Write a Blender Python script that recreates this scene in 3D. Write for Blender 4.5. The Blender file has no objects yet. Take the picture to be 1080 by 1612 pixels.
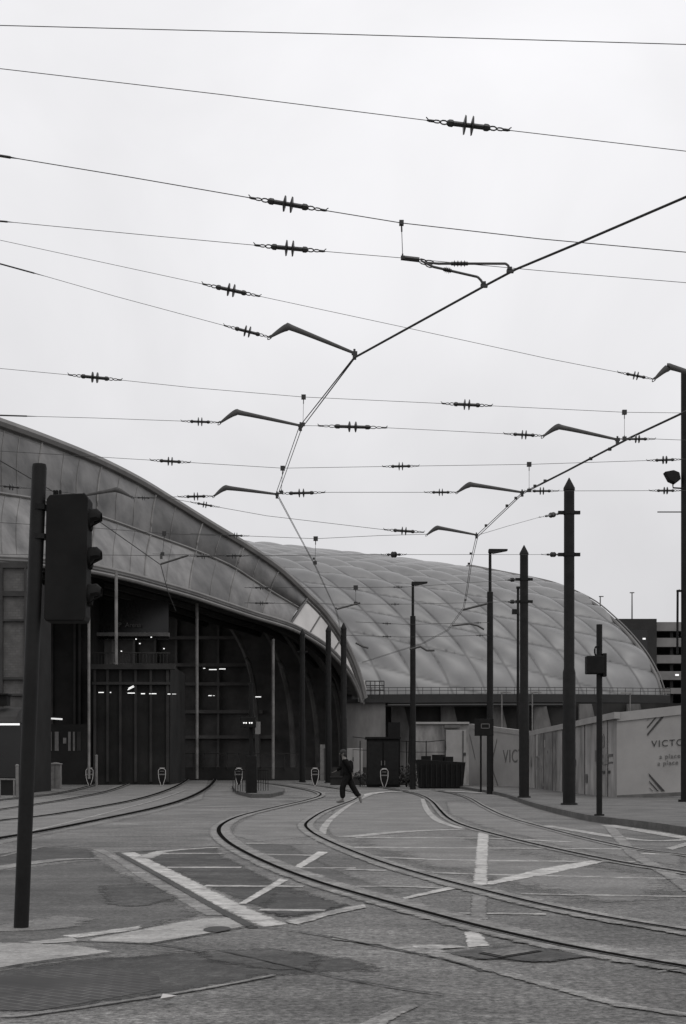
import bpy, bmesh, math, random
from mathutils import Vector
from mathutils.geometry import delaunay_2d_cdt
CNT = [0]
R = math.radians
random.seed(7)
sc = bpy.context.scene
COL = sc.collection
F = 1612*50/36.0      # focal length in photo pixels
H = 0.97              # camera height
HY = 1218.0           # horizon row

# ---------------------------------------------------------------- geometry of the place
def sst(a, b, x):
    t = max(0, min(1, (x-a)/(b-a))); return t*t*(3-2*t)
def gz(Y): return 0.6*sst(45, 120, Y)
def P(px, py, Y): return Vector(((px-540)*Y/F, Y, H-(py-HY)*Y/F))
def G(px, py, lift=0.0):
    lo, hi = 1.0, 160.0
    for _ in range(50):
        m = (lo+hi)/2
        if HY+(H-gz(m))*F/m > py: lo = m
        else: hi = m
    Y = lo
    return Vector(((px-540)*Y/F, Y, gz(Y)+lift))

# ---------------------------------------------------------------- materials
def warm(v, t=0.03): return (v*(1+t), v, v*(1-t), 1)
def mat(name, v, rough=0.7, metal=0.0, var=0.25, scale=3.0, bump=0.0, bscale=None, tint=0.03, spec=0.4, stretch=(1,1,1), v2=None, detail=6):
    m = bpy.data.materials.new(name); m.use_nodes = True
    nt = m.node_tree; N = nt.nodes; L = nt.links
    b = N['Principled BSDF']; b.inputs['Roughness'].default_value = rough; b.inputs['Metallic'].default_value = metal
    b.inputs['Specular IOR Level'].default_value = spec
    tc = N.new('ShaderNodeTexCoord'); mp = N.new('ShaderNodeMapping'); mp.inputs['Scale'].default_value = stretch
    L.new(tc.outputs['Object'], mp.inputs['Vector'])
    n = N.new('ShaderNodeTexNoise'); n.inputs['Scale'].default_value = scale; n.inputs['Detail'].default_value = detail; n.inputs['Roughness'].default_value = 0.62
    L.new(mp.outputs[0], n.inputs['Vector'])
    r = N.new('ShaderNodeValToRGB'); r.color_ramp.elements[0].position = 0.32; r.color_ramp.elements[1].position = 0.68
    lo = v*(1-var); hi = v*(1+var) if v2 is None else v2
    r.color_ramp.elements[0].color = warm(lo, tint); r.color_ramp.elements[1].color = warm(hi, tint)
    L.new(n.outputs['Fac'], r.inputs['Fac']); L.new(r.outputs['Color'], b.inputs['Base Color'])
    if bump:
        n2 = N.new('ShaderNodeTexNoise'); n2.inputs['Scale'].default_value = bscale or scale*6; n2.inputs['Detail'].default_value = 5
        L.new(mp.outputs[0], n2.inputs['Vector'])
        bp = N.new('ShaderNodeBump'); bp.inputs['Strength'].default_value = bump; bp.inputs['Distance'].default_value = 0.02
        L.new(n2.outputs['Fac'], bp.inputs['Height']); L.new(bp.outputs[0], b.inputs['Normal'])
    return m

def ground_mat(name, v, wear=None, speck=0.35, big=0.3, bigscale=0.35, bump=0.35, rough=0.8, stretch=(1,1,1), wearlo=0.42, wearhi=0.58, edge=True, hold=0.0):
    """street surface: large mottling x medium stains x fine aggregate; wear = underlying value showing through"""
    m = bpy.data.materials.new(name); m.use_nodes = True
    nt = m.node_tree; N = nt.nodes; L = nt.links
    b = N['Principled BSDF']; b.inputs['Roughness'].default_value = rough; b.inputs['Specular IOR Level'].default_value = 0.3
    tc = N.new('ShaderNodeTexCoord'); mp = N.new('ShaderNodeMapping'); mp.inputs['Scale'].default_value = stretch
    L.new(tc.outputs['Object'], mp.inputs['Vector'])
    def noise(s, det=5, ro=0.6, dist=0.0):
        n = N.new('ShaderNodeTexNoise'); n.inputs['Scale'].default_value = s; n.inputs['Detail'].default_value = det
        n.inputs['Roughness'].default_value = ro; n.inputs['Distortion'].default_value = dist
        L.new(mp.outputs[0], n.inputs['Vector']); return n.outputs['Fac']
    def rng(f, a, c, lo, hi):
        q = N.new('ShaderNodeMapRange'); q.inputs[1].default_value = a; q.inputs[2].default_value = c
        q.inputs[3].default_value = lo; q.inputs[4].default_value = hi; L.new(f, q.inputs[0]); return q.outputs[0]
    def mul(a, c):
        q = N.new('ShaderNodeMath'); q.operation = 'MULTIPLY'; L.new(a, q.inputs[0]); L.new(c, q.inputs[1]); return q.outputs[0]
    f1 = rng(noise(bigscale, 6, 0.65, 0.6), 0.3, 0.7, 1-big, 1+big)
    f2 = rng(noise(2.3, 6, 0.7), 0.3, 0.7, 0.86, 1.14)
    fine = noise(32, 5, 0.85)
    f3 = rng(fine, 0.32, 0.68, 1-speck, 1+speck)
    fm = rng(noise(15, 5, 0.75), 0.32, 0.68, 1-speck*0.55, 1+speck*0.55)
    f3 = mul(f3, fm)
    f3 = mul(f3, rng(noise(0.9, 7, 0.72, 0.8), 0.3, 0.7, 1-big*0.6, 1+big*0.6))
    val = mul(mul(f1, f2), f3)
    mp2 = N.new('ShaderNodeMapping'); mp2.inputs['Scale'].default_value = (.4, 1.5, 1); mp2.inputs['Rotation'].default_value = (0, 0, .35); L.new(tc.outputs['Object'], mp2.inputs['Vector'])
    n5 = N.new('ShaderNodeTexNoise'); n5.inputs['Scale'].default_value = 1.1; n5.inputs['Detail'].default_value = 8; n5.inputs['Roughness'].default_value = .7; n5.inputs['Distortion'].default_value = .5; L.new(mp2.outputs[0], n5.inputs['Vector'])
    val = mul(val, rng(n5.outputs['Fac'], .32, .68, 1-big*.75, 1+big*.75))
    base = N.new('ShaderNodeMath'); base.operation = 'MULTIPLY'; base.inputs[1].default_value = v; L.new(val, base.inputs[0])
    out = base.outputs[0]
    if wear is not None:
        w = rng(noise(5.5, 8, 0.75, 0.3), wearlo, wearhi, 0, 1)
        wv = N.new('ShaderNodeMath'); wv.operation = 'MULTIPLY'; wv.inputs[1].default_value = wear; L.new(val, wv.inputs[0])
        mx = N.new('ShaderNodeMix'); mx.data_type = 'FLOAT'; L.new(w, mx.inputs[0]); L.new(out, mx.inputs[2]); L.new(wv.outputs[0], mx.inputs[3])
        out = mx.outputs[0]
    cc = N.new('ShaderNodeCombineColor')
    for i, t in enumerate((1.02, 1.0, 0.965)):
        q = N.new('ShaderNodeMath'); q.operation = 'MULTIPLY'; q.inputs[1].default_value = t; L.new(out, q.inputs[0]); L.new(q.outputs[0], cc.inputs[i])
    L.new(cc.outputs[0], b.inputs['Base Color'])
    bp = N.new('ShaderNodeBump'); bp.inputs['Strength'].default_value = bump; bp.inputs['Distance'].default_value = 0.01
    L.new(fine, bp.inputs['Height']); L.new(bp.outputs[0], b.inputs['Normal'])
    if edge:
        at = N.new('ShaderNodeAttribute'); at.attribute_name = 'inset'
        nz = rng(noise(9, 6, 0.8), 0.3, 0.7, -0.75+hold, 0.45+hold)
        ad = N.new('ShaderNodeMath'); ad.operation = 'ADD'; L.new(at.outputs['Fac'], ad.inputs[0]); L.new(nz, ad.inputs[1])
        al = rng(ad.outputs[0], 0.02, 0.4, 0, 1)
        L.new(al, b.inputs['Alpha'])
    return m

def emis(name, s, c=(1, 1, 0.98)):
    m = bpy.data.materials.new(name); m.use_nodes = True
    b = m.node_tree.nodes['Principled BSDF']; b.inputs['Base Color'].default_value = (0.8, 0.8, 0.8, 1)
    b.inputs['Emission Color'].default_value = (*c, 1); b.inputs['Emission Strength'].default_value = s
    return m

def brick_mat(name, v, v2, mortar, scale, bw=0.5, bh=0.25, ms=0.02, rot=0, vertical=False, bump=0.3):
    m = mat(name, v, 0.85, var=0.3, scale=2.5)
    nt = m.node_tree; N = nt.nodes; L = nt.links; b = N['Principled BSDF']
    tc = N.new('ShaderNodeTexCoord'); mp = N.new('ShaderNodeMapping')
    if vertical: mp.inputs['Rotation'].default_value = (R(90), 0, 0)
    else: mp.inputs['Rotation'].default_value = (0, 0, rot)
    L.new(tc.outputs['Object'], mp.inputs['Vector'])
    br = N.new('ShaderNodeTexBrick'); br.inputs['Scale'].default_value = scale; br.inputs['Brick Width'].default_value = bw
    br.inputs['Row Height'].default_value = bh; br.inputs['Mortar Size'].default_value = ms
    br.inputs['Color1'].default_value = warm(v); br.inputs['Color2'].default_value = warm(v2); br.inputs['Mortar'].default_value = warm(mortar)
    L.new(mp.outputs[0], br.inputs['Vector'])
    old = b.inputs['Base Color'].links[0].from_socket
    mx = N.new('ShaderNodeMix'); mx.data_type = 'RGBA'; mx.inputs[0].default_value = 0.5
    nw = N.new('ShaderNodeTexNoise'); nw.inputs['Scale'].default_value = 1.7; nw.inputs['Detail'].default_value = 6; L.new(tc.outputs['Object'], nw.inputs['Vector'])
    rw = N.new('ShaderNodeMapRange'); rw.inputs[1].default_value = .38; rw.inputs[2].default_value = .6; rw.inputs[3].default_value = .2; rw.inputs[4].default_value = .95; L.new(nw.outputs['Fac'], rw.inputs[0]); L.new(rw.outputs[0], mx.inputs[0])
    L.new(br.outputs['Color'], mx.inputs[6]); L.new(old, mx.inputs[7]); L.new(mx.outputs[2], b.inputs['Base Color'])
    return m

M = {}
M['asphalt'] = ground_mat('asphalt', 0.122, speck=0.95, big=0.4, edge=False)
M['asphalt_dark'] = ground_mat('asphalt_dark', 0.045, wear=0.085, speck=0.55, big=0.3, bigscale=0.9, wearlo=0.5, wearhi=0.66)
M['asphalt_mid'] = ground_mat('asphalt_mid', 0.082, speck=0.65, big=0.3, bigscale=0.6)
M['asphalt_pale'] = ground_mat('asphalt_pale', 0.15, speck=0.5, big=0.22, bigscale=0.7)
M['concrete_slab'] = ground_mat('concrete_slab', 0.30, wear=0.2, hold=.4, speck=0.28, big=0.2, bigscale=1.2, wearlo=0.48, wearhi=0.66)
M['rail_bed'] = ground_mat('rail_bed', 0.21, wear=0.13, speck=0.5, big=0.25, hold=.15, bigscale=1.5, wearlo=0.44, wearhi=0.6)
M['paint'] = ground_mat('paint', 0.45, wear=0.25, hold=.2, speck=0.22, big=0.15, bigscale=1.0, wearlo=0.44, wearhi=0.62)
M['paint_worn'] = ground_mat('paint_worn', 0.38, wear=0.2, hold=.1, speck=0.3, big=0.2, bigscale=1.0, wearlo=0.42, wearhi=0.56)
M['kerb_plate'] = ground_mat('iron_plate', 0.13, edge=False, speck=.5)
M['pavement'] = ground_mat('pavement', 0.10, edge=False, speck=0.45, big=0.35, bigscale=0.8)
M['kerb'] = ground_mat('kerb', 0.08, edge=False, speck=0.3, big=0.25, bigscale=2)  # base colour darkened to paint in the shade on the kerb face
M['rail_steel'] = mat('rail_steel', 0.09, 0.6, 0.0, var=0.4, scale=8)
M['groove'] = mat('groove', 0.010, 1.0, spec=0.0)
M['crack'] = ground_mat('crack_soft', 0.045)
M['iron'] = mat('crack', 0.04, 0.9)
M['black_paint'] = mat('black_paint', 0.008, 0.6, var=0.4, scale=5, spec=0.2, bump=0.1)
M['black_matt'] = mat('black_matt', 0.009, 0.85, var=0.35, scale=4, spec=0.2)
M['grey_steel'] = mat('grey_steel', 0.10, 0.5, 0.3, var=0.3, scale=4)
M['arm_grey'] = mat('arm_grey', 0.05, 0.55, var=0.25, scale=9)
M['wire'] = mat('wire', 0.035, 0.6, var=0.1)
M['insul'] = mat('insul', 0.02, 0.4, var=0.2)
M['clad_up'] = mat('clad_up', 0.085, 0.36, 0.45, var=0.6, scale=0.45, bump=0.12, bscale=0.9, detail=5)  # blotchy base colour imitates clouds reflected in the metal
M['clad_low'] = mat('clad_low', 0.112, 0.36, 0.45, var=0.55, scale=0.5, bump=0.12, bscale=0.8, detail=5)  # same painted cloud reflections; paler base stands for its tilt to the sky
M['clad_trim'] = mat('clad_trim', 0.16, 0.5, 0.2, var=0.2, scale=0.6)
M['clad_trim_dark'] = mat('clad_trim_dark', 0.09, 0.5, 0.2, var=0.3, scale=0.6)
M['seam'] = mat('seam', 0.14, 0.55, 0.1, var=0.4, scale=0.5)
M['gable'] = mat('gable', 0.5, 0.6, var=0.14, scale=0.4)
M['shell_in'] = mat('shell_in', 0.09, 0.8, var=0.3, scale=0.3, spec=0.1)
M['rib'] = mat('rib', 0.035, 0.7, var=0.3, scale=0.6, spec=0.2)
M['col_light'] = mat('col_light', 0.17, 0.7, var=0.4, scale=1.2, spec=0.2)
M['foil'] = mat('foil', 0.075, 0.5, var=0.42, scale=0.3, spec=0.5, tint=0.02)
_b = M['foil'].node_tree.nodes['Principled BSDF']; _b.inputs['Coat Weight'].default_value = 0.8; _b.inputs['Coat Roughness'].default_value = 0.5; _b.inputs['Coat IOR'].default_value = 1.85
M['foil_beam'] = mat('foil_beam', 0.018, 0.6, var=0.3, scale=0.5)
M['rim'] = mat('rim', 0.13, 0.5, 0.0, var=0.2, scale=0.5)
M['concrete'] = mat('concrete', 0.15, 0.85, var=0.4, scale=0.35, bump=0.3, stretch=(1.6, 1, 0.5))
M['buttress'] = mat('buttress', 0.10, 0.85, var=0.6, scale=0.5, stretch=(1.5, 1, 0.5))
M['concrete_light'] = mat('concrete_light', 0.34, 0.85, var=0.35, scale=0.5, stretch=(1.5, 1, 0.5))
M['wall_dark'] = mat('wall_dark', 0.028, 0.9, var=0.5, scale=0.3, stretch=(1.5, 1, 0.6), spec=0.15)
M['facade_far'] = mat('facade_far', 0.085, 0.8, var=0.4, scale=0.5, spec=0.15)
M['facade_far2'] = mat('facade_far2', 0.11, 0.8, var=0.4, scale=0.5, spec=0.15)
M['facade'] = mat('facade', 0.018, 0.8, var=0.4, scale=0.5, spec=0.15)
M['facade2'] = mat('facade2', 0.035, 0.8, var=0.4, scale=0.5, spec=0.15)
M['glass'] = mat('glass', 0.012, 0.18, var=0.3, scale=0.4, spec=0.4)
M['sign_grey'] = mat('sign_grey', 0.13, 0.7)
M['brick'] = brick_mat('brick', 0.085, 0.12, 0.06, 2.2, vertical=True)
M['stone_dark'] = mat('stone_dark', 0.035, 0.85, var=0.3, scale=1.2)
M['hoard'] = mat('hoard', 0.275, 0.7, var=0.13, scale=0.7, spec=0.3)
M['hoard_dirty'] = mat('hoard_dirty', 0.235, 0.75, var=0.45, scale=1.1, stretch=(1.4, 1, 0.45), detail=8)
M['hoard_top'] = mat('hoard_top', 0.27, 0.6, var=0.12, scale=1)
M['hoard_trim'] = mat('hoard_trim', 0.09, 0.7, var=0.3, scale=2)
M['door_stain'] = mat('door_stain', 0.14, 0.8, var=0.4, scale=1.2)
M['ink'] = mat('ink', 0.035, 0.7)
M['ink_mid'] = mat('ink_mid', 0.10, 0.7)
M['ink_faint'] = mat('ink_faint', 0.17, 0.7)
M['parapet'] = mat('parapet', 0.17, 0.85, var=0.15, scale=0.8)
M['cp_dark'] = mat('cp_dark', 0.025, 0.9, var=0.25, scale=0.6)
M['cabinet'] = mat('cabinet', 0.15, 0.6, var=0.3, scale=3)
M['white_door'] = mat('white_door', 0.25, 0.6, var=0.12, scale=1.5)
M['white_plastic'] = mat('white_plastic', 0.42, 0.5, var=0.1, scale=5)
M['cloth_dark'] = mat('cloth_dark', 0.008, 0.95, var=0.4, scale=9, spec=0.1)
M['cloth_mid'] = mat('cloth_mid', 0.010, 0.95, var=0.4, scale=9, spec=0.1)
M['skin'] = mat('skin', 0.10, 0.6, var=0.08, tint=0.08)
M['shoe'] = mat('shoe', 0.13, 0.7)
M['hair'] = mat('hair', 0.02, 0.8)
M['leaf'] = mat('leaf', 0.05, 0.8, var=0.5, scale=4)
M['light'] = emis('strip_glow', 1.0)
M['light_dim'] = emis('strip_glow_soft', 0.55)
M['dusk_sky_gap'] = emis('lamp_glow', 2.0)

def block_mat():
    return brick_mat('block_paving', 0.03, 0.06, 0.15, 4.2, bw=0.5, bh=0.25, ms=0.018, rot=R(38))
M['blocks'] = block_mat()

# ---------------------------------------------------------------- mesh builder
def wloc(o):
    v = Vector((0, 0, 0))
    while o is not None: v += o.location; o = o.parent
    return v
class MB:
    def __init__(s): s.v = []; s.f = []
    def add(s, vs, fs):
        n = len(s.v); s.v += [Vector(v) for v in vs]; s.f += [tuple(i+n for i in f) for f in fs]; return s
    def box(s, c, d, rz=0.0, taper=1.0):
        c = Vector(c); hx, hy, hz = d[0]/2, d[1]/2, d[2]/2; cs, sn = math.cos(rz), math.sin(rz); vs = []
        for z in (-1, 1):
            k = taper if z > 0 else 1
            for x, y in ((-1, -1), (1, -1), (1, 1), (-1, 1)):
                X, Y = x*hx*k, y*hy*k; vs.append(c+Vector((X*cs-Y*sn, X*sn+Y*cs, z*hz)))
        return s.add(vs, [(3, 2, 1, 0), (4, 5, 6, 7), (0, 1, 5, 4), (1, 2, 6, 5), (2, 3, 7, 6), (3, 0, 4, 7)])
    def tube(s, pts, r, n=8, flat=1.0):
        pts = [Vector(p) for p in pts]
        rs = r if isinstance(r, (list, tuple)) else [r]*len(pts)
        vs = []; fs = []
        for i, p in enumerate(pts):
            t = (pts[min(i+1, len(pts)-1)]-pts[max(i-1, 0)]).normalized()
            up = Vector((0, 0, 1)) if abs(t.z) < 0.95 else Vector((0, 1, 0))
            a = t.cross(up).normalized(); b = a.cross(t).normalized()
            for k in range(n):
                an = 2*math.pi*k/n; vs.append(p+a*(math.cos(an)*rs[i]*flat)+b*(math.sin(an)*rs[i]))
        for i in range(len(pts)-1):
            for k in range(n):
                k2 = (k+1) % n; fs.append((i*n+k, i*n+k2, (i+1)*n+k2, (i+1)*n+k))
        fs.append(tuple(range(n-1, -1, -1))); fs.append(tuple((len(pts)-1)*n+k for k in range(n)))
        return s.add(vs, fs)
    def ring(s, c, t, side, L, W, r, n=10):
        """closed elongated link around centre c; long axis t, wide axis side"""
        c = Vector(c); t = Vector(t).normalized(); side = Vector(side).normalized()
        nn = t.cross(side).normalized(); vs = []; fs = []; m = 5
        for i in range(n):
            a = 2*math.pi*i/n; d = t*(math.cos(a)*L/2)+side*(math.sin(a)*W/2)
            o = d.normalized()
            for k in range(m):
                b = 2*math.pi*k/m; vs.append(c+d+o*(math.cos(b)*r)+nn*(math.sin(b)*r))
        for i in range(n):
            for k in range(m):
                i2 = (i+1) % n; k2 = (k+1) % m; fs.append((i*m+k, i*m+k2, i2*m+k2, i2*m+k))
        return s.add(vs, fs)
    def prism(s, poly, d):
        """poly: list of 3D points (planar), extruded by vector d"""
        n = len(poly); d = Vector(d); poly = [Vector(p) for p in poly]
        return s.add(poly+[p+d for p in poly], [tuple(range(n-1, -1, -1)), tuple(range(n, 2*n))]+[(i, (i+1) % n, n+(i+1) % n, n+i) for i in range(n)])
    def wall(s, a, b, z0a, z1a, z0b, z1b, th):
        a = Vector((a[0], a[1], 0)); b = Vector((b[0], b[1], 0)); t = (b-a).normalized(); nrm = Vector((-t.y, t.x, 0))*th
        q = [a+Vector((0, 0, z0a)), b+Vector((0, 0, z0b)), b+Vector((0, 0, z1b)), a+Vector((0, 0, z1a))]
        return s.prism(q, nrm)
    def grid(s, rows):
        n = len(rows[0]); vs = [p for r in rows for p in r]; fs = []
        for i in range(len(rows)-1):
            for j in range(n-1): fs.append((i*n+j, i*n+j+1, (i+1)*n+j+1, (i+1)*n+j))
        return s.add(vs, fs)
    def build(s, name, m, parent=None, smooth=False, bevel=0, recalc=True):
        me = bpy.data.meshes.new(name)
        off = wloc(parent) if parent else Vector((0, 0, 0))
        me.from_pydata([tuple(v-off) for v in s.v], [], s.f)
        if recalc:
            bm = bmesh.new(); bm.from_mesh(me); bmesh.ops.recalc_face_normals(bm, faces=bm.faces); bm.to_mesh(me); bm.free()
        me.materials.append(m if not isinstance(m, str) else M[m])
        if smooth:
            for p in me.polygons: p.use_smooth = True
        o = bpy.data.objects.new(name, me); COL.objects.link(o); o.parent = parent
        if smooth:
            try:
                me.set_sharp_from_angle(angle=R(40))
            except Exception: pass
        if bevel:
            bv = o.modifiers.new('bevel', 'BEVEL'); bv.width = bevel; bv.segments = 2; bv.limit_method = 'ANGLE'
        return o
def thing(name, loc, label, cat, group=None):
    o = bpy.data.objects.new(name, None); o.empty_display_size = 0.2; o.location = loc; COL.objects.link(o); tag(o, label, cat, group); return o
def tag(o, label=None, cat=None, group=None, kind=None):
    if label: o['label'] = label
    if cat: o['category'] = cat
    if group: o['group'] = group
    if kind: o['kind'] = kind
    return o
def struct(o, label=None):
    o['kind'] = 'structure'
    if label: o['label'] = label
    return o
def kids(o): return [c for c in bpy.data.objects if c.parent == o]
def copy_tree(o, parent=None):
    c = o.copy(); COL.objects.link(c); c.parent = parent
    for ch in kids(o): copy_tree(ch, c)
    return c
def catmull(pts, n=8):
    pts = [Vector(p) for p in pts]; out = []
    for i in range(len(pts)-1):
        p0 = pts[max(i-1, 0)]; p1 = pts[i]; p2 = pts[i+1]; p3 = pts[min(i+2, len(pts)-1)]
        for k in range(n):
            t = k/n
            out.append(0.5*((2*p1)+(p2-p0)*t+(2*p0-5*p1+4*p2-p3)*t*t+(3*p1-p0-3*p2+p3)*t**3))
    out.append(pts[-1]); return out
def panel_tones(o, xs_, cuts, m, amp, seed):
    rnd = random.Random(seed); tones = [1+rnd.uniform(-amp, amp) for _ in range(len(cuts)*3+3)]
    a = o.data.attributes.new('tone', 'FLOAT', 'FACE'); n = len(xs_)-1
    for i in range(len(o.data.polygons)):
        x = (xs_[i % n]+xs_[i % n+1])/2; k = sum(1 for c in cuts if x > c); a.data[i].value = tones[k]
    nt = m.node_tree
    if nt.nodes.get('tonemul'): return
    b = nt.nodes['Principled BSDF']; l = b.inputs['Base Color'].links[0].from_socket
    at = nt.nodes.new('ShaderNodeAttribute'); at.attribute_name = 'tone'
    mx = nt.nodes.new('ShaderNodeMix'); mx.name = 'tonemul'; mx.data_type = 'RGBA'; mx.blend_type = 'MULTIPLY'; mx.inputs[0].default_value = 1
    nt.links.new(l, mx.inputs[6]); nt.links.new(at.outputs['Fac'], mx.inputs[7]); nt.links.new(mx.outputs[2], b.inputs['Base Color'])
def text_mesh(name, s, size, origin, xdir, zdir, m, parent, depth=0.004, spacing=1.0):
    cu = bpy.data.curves.new(name, 'FONT'); cu.body = s; cu.size = size; cu.extrude = depth; cu.space_character = spacing
    t = bpy.data.objects.new(name, cu); COL.objects.link(t)
    dg = bpy.context.evaluated_depsgraph_get(); dg.update()
    me = bpy.data.meshes.new_from_object(t.evaluated_get(dg)); bpy.data.objects.remove(t)
    x = Vector(xdir).normalized(); z = Vector(zdir).normalized(); nn = x.cross(z)
    off = wloc(parent); o3 = Vector(origin)-off
    for v in me.vertices:
        c = v.co.copy(); v.co = o3+x*c.x+z*c.y+nn*c.z
    me.materials.clear(); me.materials.append(M[m])
    o = bpy.data.objects.new(name, me); COL.objects.link(o); o.parent = parent; return o

# ---------------------------------------------------------------- ground
ys = [-60, -20, 0, 3, 6, 9, 12, 16, 20, 25, 30, 36, 41]+[45+2.5*i for i in range(31)]+[130, 160, 220, 320, 500, 900]
xs = [-600, -250, -120, -70, -45, -30, -20, -14, -9, -5, -2, 0, 2, 5, 9, 14, 20, 30, 45, 70, 120, 250, 600]
g = MB(); g.grid([[Vector((x, y, gz(y))) for x in xs] for y in ys])
struct(g.build('road', 'asphalt'), 'grey speckled asphalt of the tram junction')

def lift_at(Y, lvl): return lvl*0.0012*(1+max(0, (Y-30)/10))
def sheet(pts_px, m, lvl, name, label=None, jag=0.0, feather=0.14):
    """thin sheet on the ground from an outline given in photo pixels"""
    out = []
    n = len(pts_px)
    for i in range(n):
        a = Vector((*pts_px[i], 0)); b = Vector((*pts_px[(i+1) % n], 0)); k = max(1, int((b-a).length/14))
        for j in range(k):
            p = a.lerp(b, j/k); jx = random.uniform(-jag, jag)*.3 if 0 < j else 0; jy = random.uniform(-jag, jag)*0.3 if 0 < j else 0
            q = G(p.x+jx, p.y+jy); out.append(q)
    CNT[0] += 1; extra = CNT[0]*0.00004
    b2 = [Vector((p.x, p.y)) for p in out]; nb = len(b2)
    ar = abs(sum(b2[i].x*b2[(i+1) % nb].y-b2[(i+1) % nb].x*b2[i].y for i in range(nb)))/2; pe = sum((b2[i]-b2[(i+1) % nb]).length for i in range(nb))
    fe = min(feather if 'asphalt' in m else .07, .6*ar/pe); sp = max(fe*1.05, math.sqrt(ar)/34)
    def inside(p):
        c = False
        for i in range(nb):
            u, v = b2[i], b2[(i+1) % nb]
            if (u.y > p.y) != (v.y > p.y) and p.x < (v.x-u.x)*(p.y-u.y)/(v.y-u.y)+u.x: c = not c
        return c
    def dist(p):
        best = 1e9
        for i in range(nb):
            u, v = b2[i], b2[(i+1) % nb]; w_ = v-u; k = max(0, min(1, (p-u).dot(w_)/(w_.length_squared+1e-12))); best = min(best, (p-u-w_*k).length)
        return best
    pts2 = list(b2); x0 = min(p.x for p in b2); x1 = max(p.x for p in b2); y0 = min(p.y for p in b2); y1 = max(p.y for p in b2)
    y = y0+sp*.5
    while y < y1:
        x = x0+sp*.5
        while x < x1:
            p = Vector((x+random.uniform(-.2, .2)*sp, y+random.uniform(-.2, .2)*sp))
            if inside(p) and dist(p) > fe*.75: pts2.append(p)
            x += sp
        y += sp
    vs, es, fs, ov, oe, of = delaunay_2d_cdt(pts2, [], [list(range(nb))], 1, 1e-5)
    me = MB(); me.add([Vector((p.x, p.y, gz(p.y)+lift_at(p.y, lvl)+extra)) for p in vs], [tuple(f) for f in fs]); o = me.build(name, m, recalc=False)
    a_ = o.data.attributes.new('inset', 'FLOAT', 'POINT')
    for i, p in enumerate(vs): a_.data[i].value = min(1, dist(p)/fe)
    bm = bmesh.new(); bm.from_mesh(o.data)
    for f in bm.faces:
        if f.normal.z < 0: f.normal_flip()
    bm.to_mesh(o.data); bm.free()
    return struct(o, label)
def strip_pts(pts, w, lift, off=0.0):
    L = []; Rr = []
    for i, p in enumerate(pts):
        t = (pts[min(i+1, len(pts)-1)]-pts[max(i-1, 0)]); t.z = 0; t.normalize(); n = Vector((-t.y, t.x, 0))
        for lst, s in ((L, off+w/2), (Rr, off-w/2)):
            q = p+n*s; q.z = gz(q.y)+lift_at(q.y, lift); lst.append(q)
    return L, Rr
def soft_strip(me, pts, w, lvl, name, m, off=0.0, jag=0.0):
    cols = [(-.5, 0), (-.28, 1), (.28, 1), (.5, 0)]; rows = []
    CNT[0] += 1
    for c, _ in cols: rows.append(strip_pts(pts, 0, lvl+CNT[0]*.035, off+c*w)[0])
    if jag:
        for r in (rows[0], rows[-1]):
            for q in r: q.x += random.uniform(-jag, jag)*.5; q.y += random.uniform(-jag, jag)*.5
    me.grid(rows); o = me.build(name, m); a = o.data.attributes.new('inset', 'FLOAT', 'POINT'); n = len(rows[0])
    for j, (_, val) in enumerate(cols):
        for i in range(n): a.data[j*n+i].value = val
    return o
def line(px, w, m, lvl, name='road_marking', label=None, n=6, off=0.0, jag=0.0):
    pts = catmull([G(*p) for p in px], n)
    return struct(soft_strip(MB(), pts, w, lvl, name, m, off, jag), label)

# pale and dark patches (level 1)
sheet([(-60,1352),(75,1333),(147,1337),(156,1350),(0,1368),(-60,1374)], 'asphalt_dark', 1, 'asphalt_patch', 'dark asphalt patch behind the leaning post', 1)
sheet([(-60,1376),(0,1370),(156,1352),(225,1388),(322,1441),(240,1462),(70,1486),(-60,1490)], 'asphalt_mid', 1, 'asphalt_patch', 'smooth grey asphalt patch beside the leaning post', 1)
sheet([(200,1342),(345,1333),(352,1345),(430,1385),(520,1415),(560,1426),(450,1452),(330,1400)], 'asphalt_dark', 1, 'asphalt_patch', 'dark asphalt inside the box marking left of the curving rail', 1)
sheet([(380,1328),(460,1330),(500,1352),(560,1380),(640,1405),(585,1412),(470,1380),(400,1350)], 'asphalt_mid', 1, 'asphalt_patch', 'darker asphalt between the curving rails', 1)
sheet([(0,1526),(110,1510),(270,1500),(430,1490),(560,1510),(640,1530),(430,1537),(300,1562),(60,1599),(-60,1590),(-60,1535)], 'asphalt_dark', 1, 'asphalt_patch', 'dark stained ground in front of the paving', 2)
sheet([(540,1250),(660,1250),(690,1280),(735,1304),(700,1308),(520,1320),(508,1300),(520,1280)], 'asphalt_pale', 1, 'asphalt_patch', 'pale surface between the two tracks', 0.6)
sheet([(395,1282),(500,1260),(545,1262),(500,1280),(478,1298),(490,1318),(400,1326),(358,1315),(370,1296)], 'asphalt_pale', 1, 'asphalt_patch', 'pale surface between the rails of the near track', 0.6)
sheet([(0,1262),(150,1250),(200,1228),(330,1228),(320,1260),(200,1292),(0,1330),(-60,1330),(-60,1265)], 'asphalt_pale', 1, 'asphalt_patch', 'pale worn surface of the left tracks', 0.6)
sheet([(700,1262),(760,1265),(850,1296),(960,1326),(1080,1345),(1080,1367),(880,1333),(760,1303),(705,1282)], 'asphalt_pale', 1, 'asphalt_patch', 'pale surface between the rails of the right track', 0.6)
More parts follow.
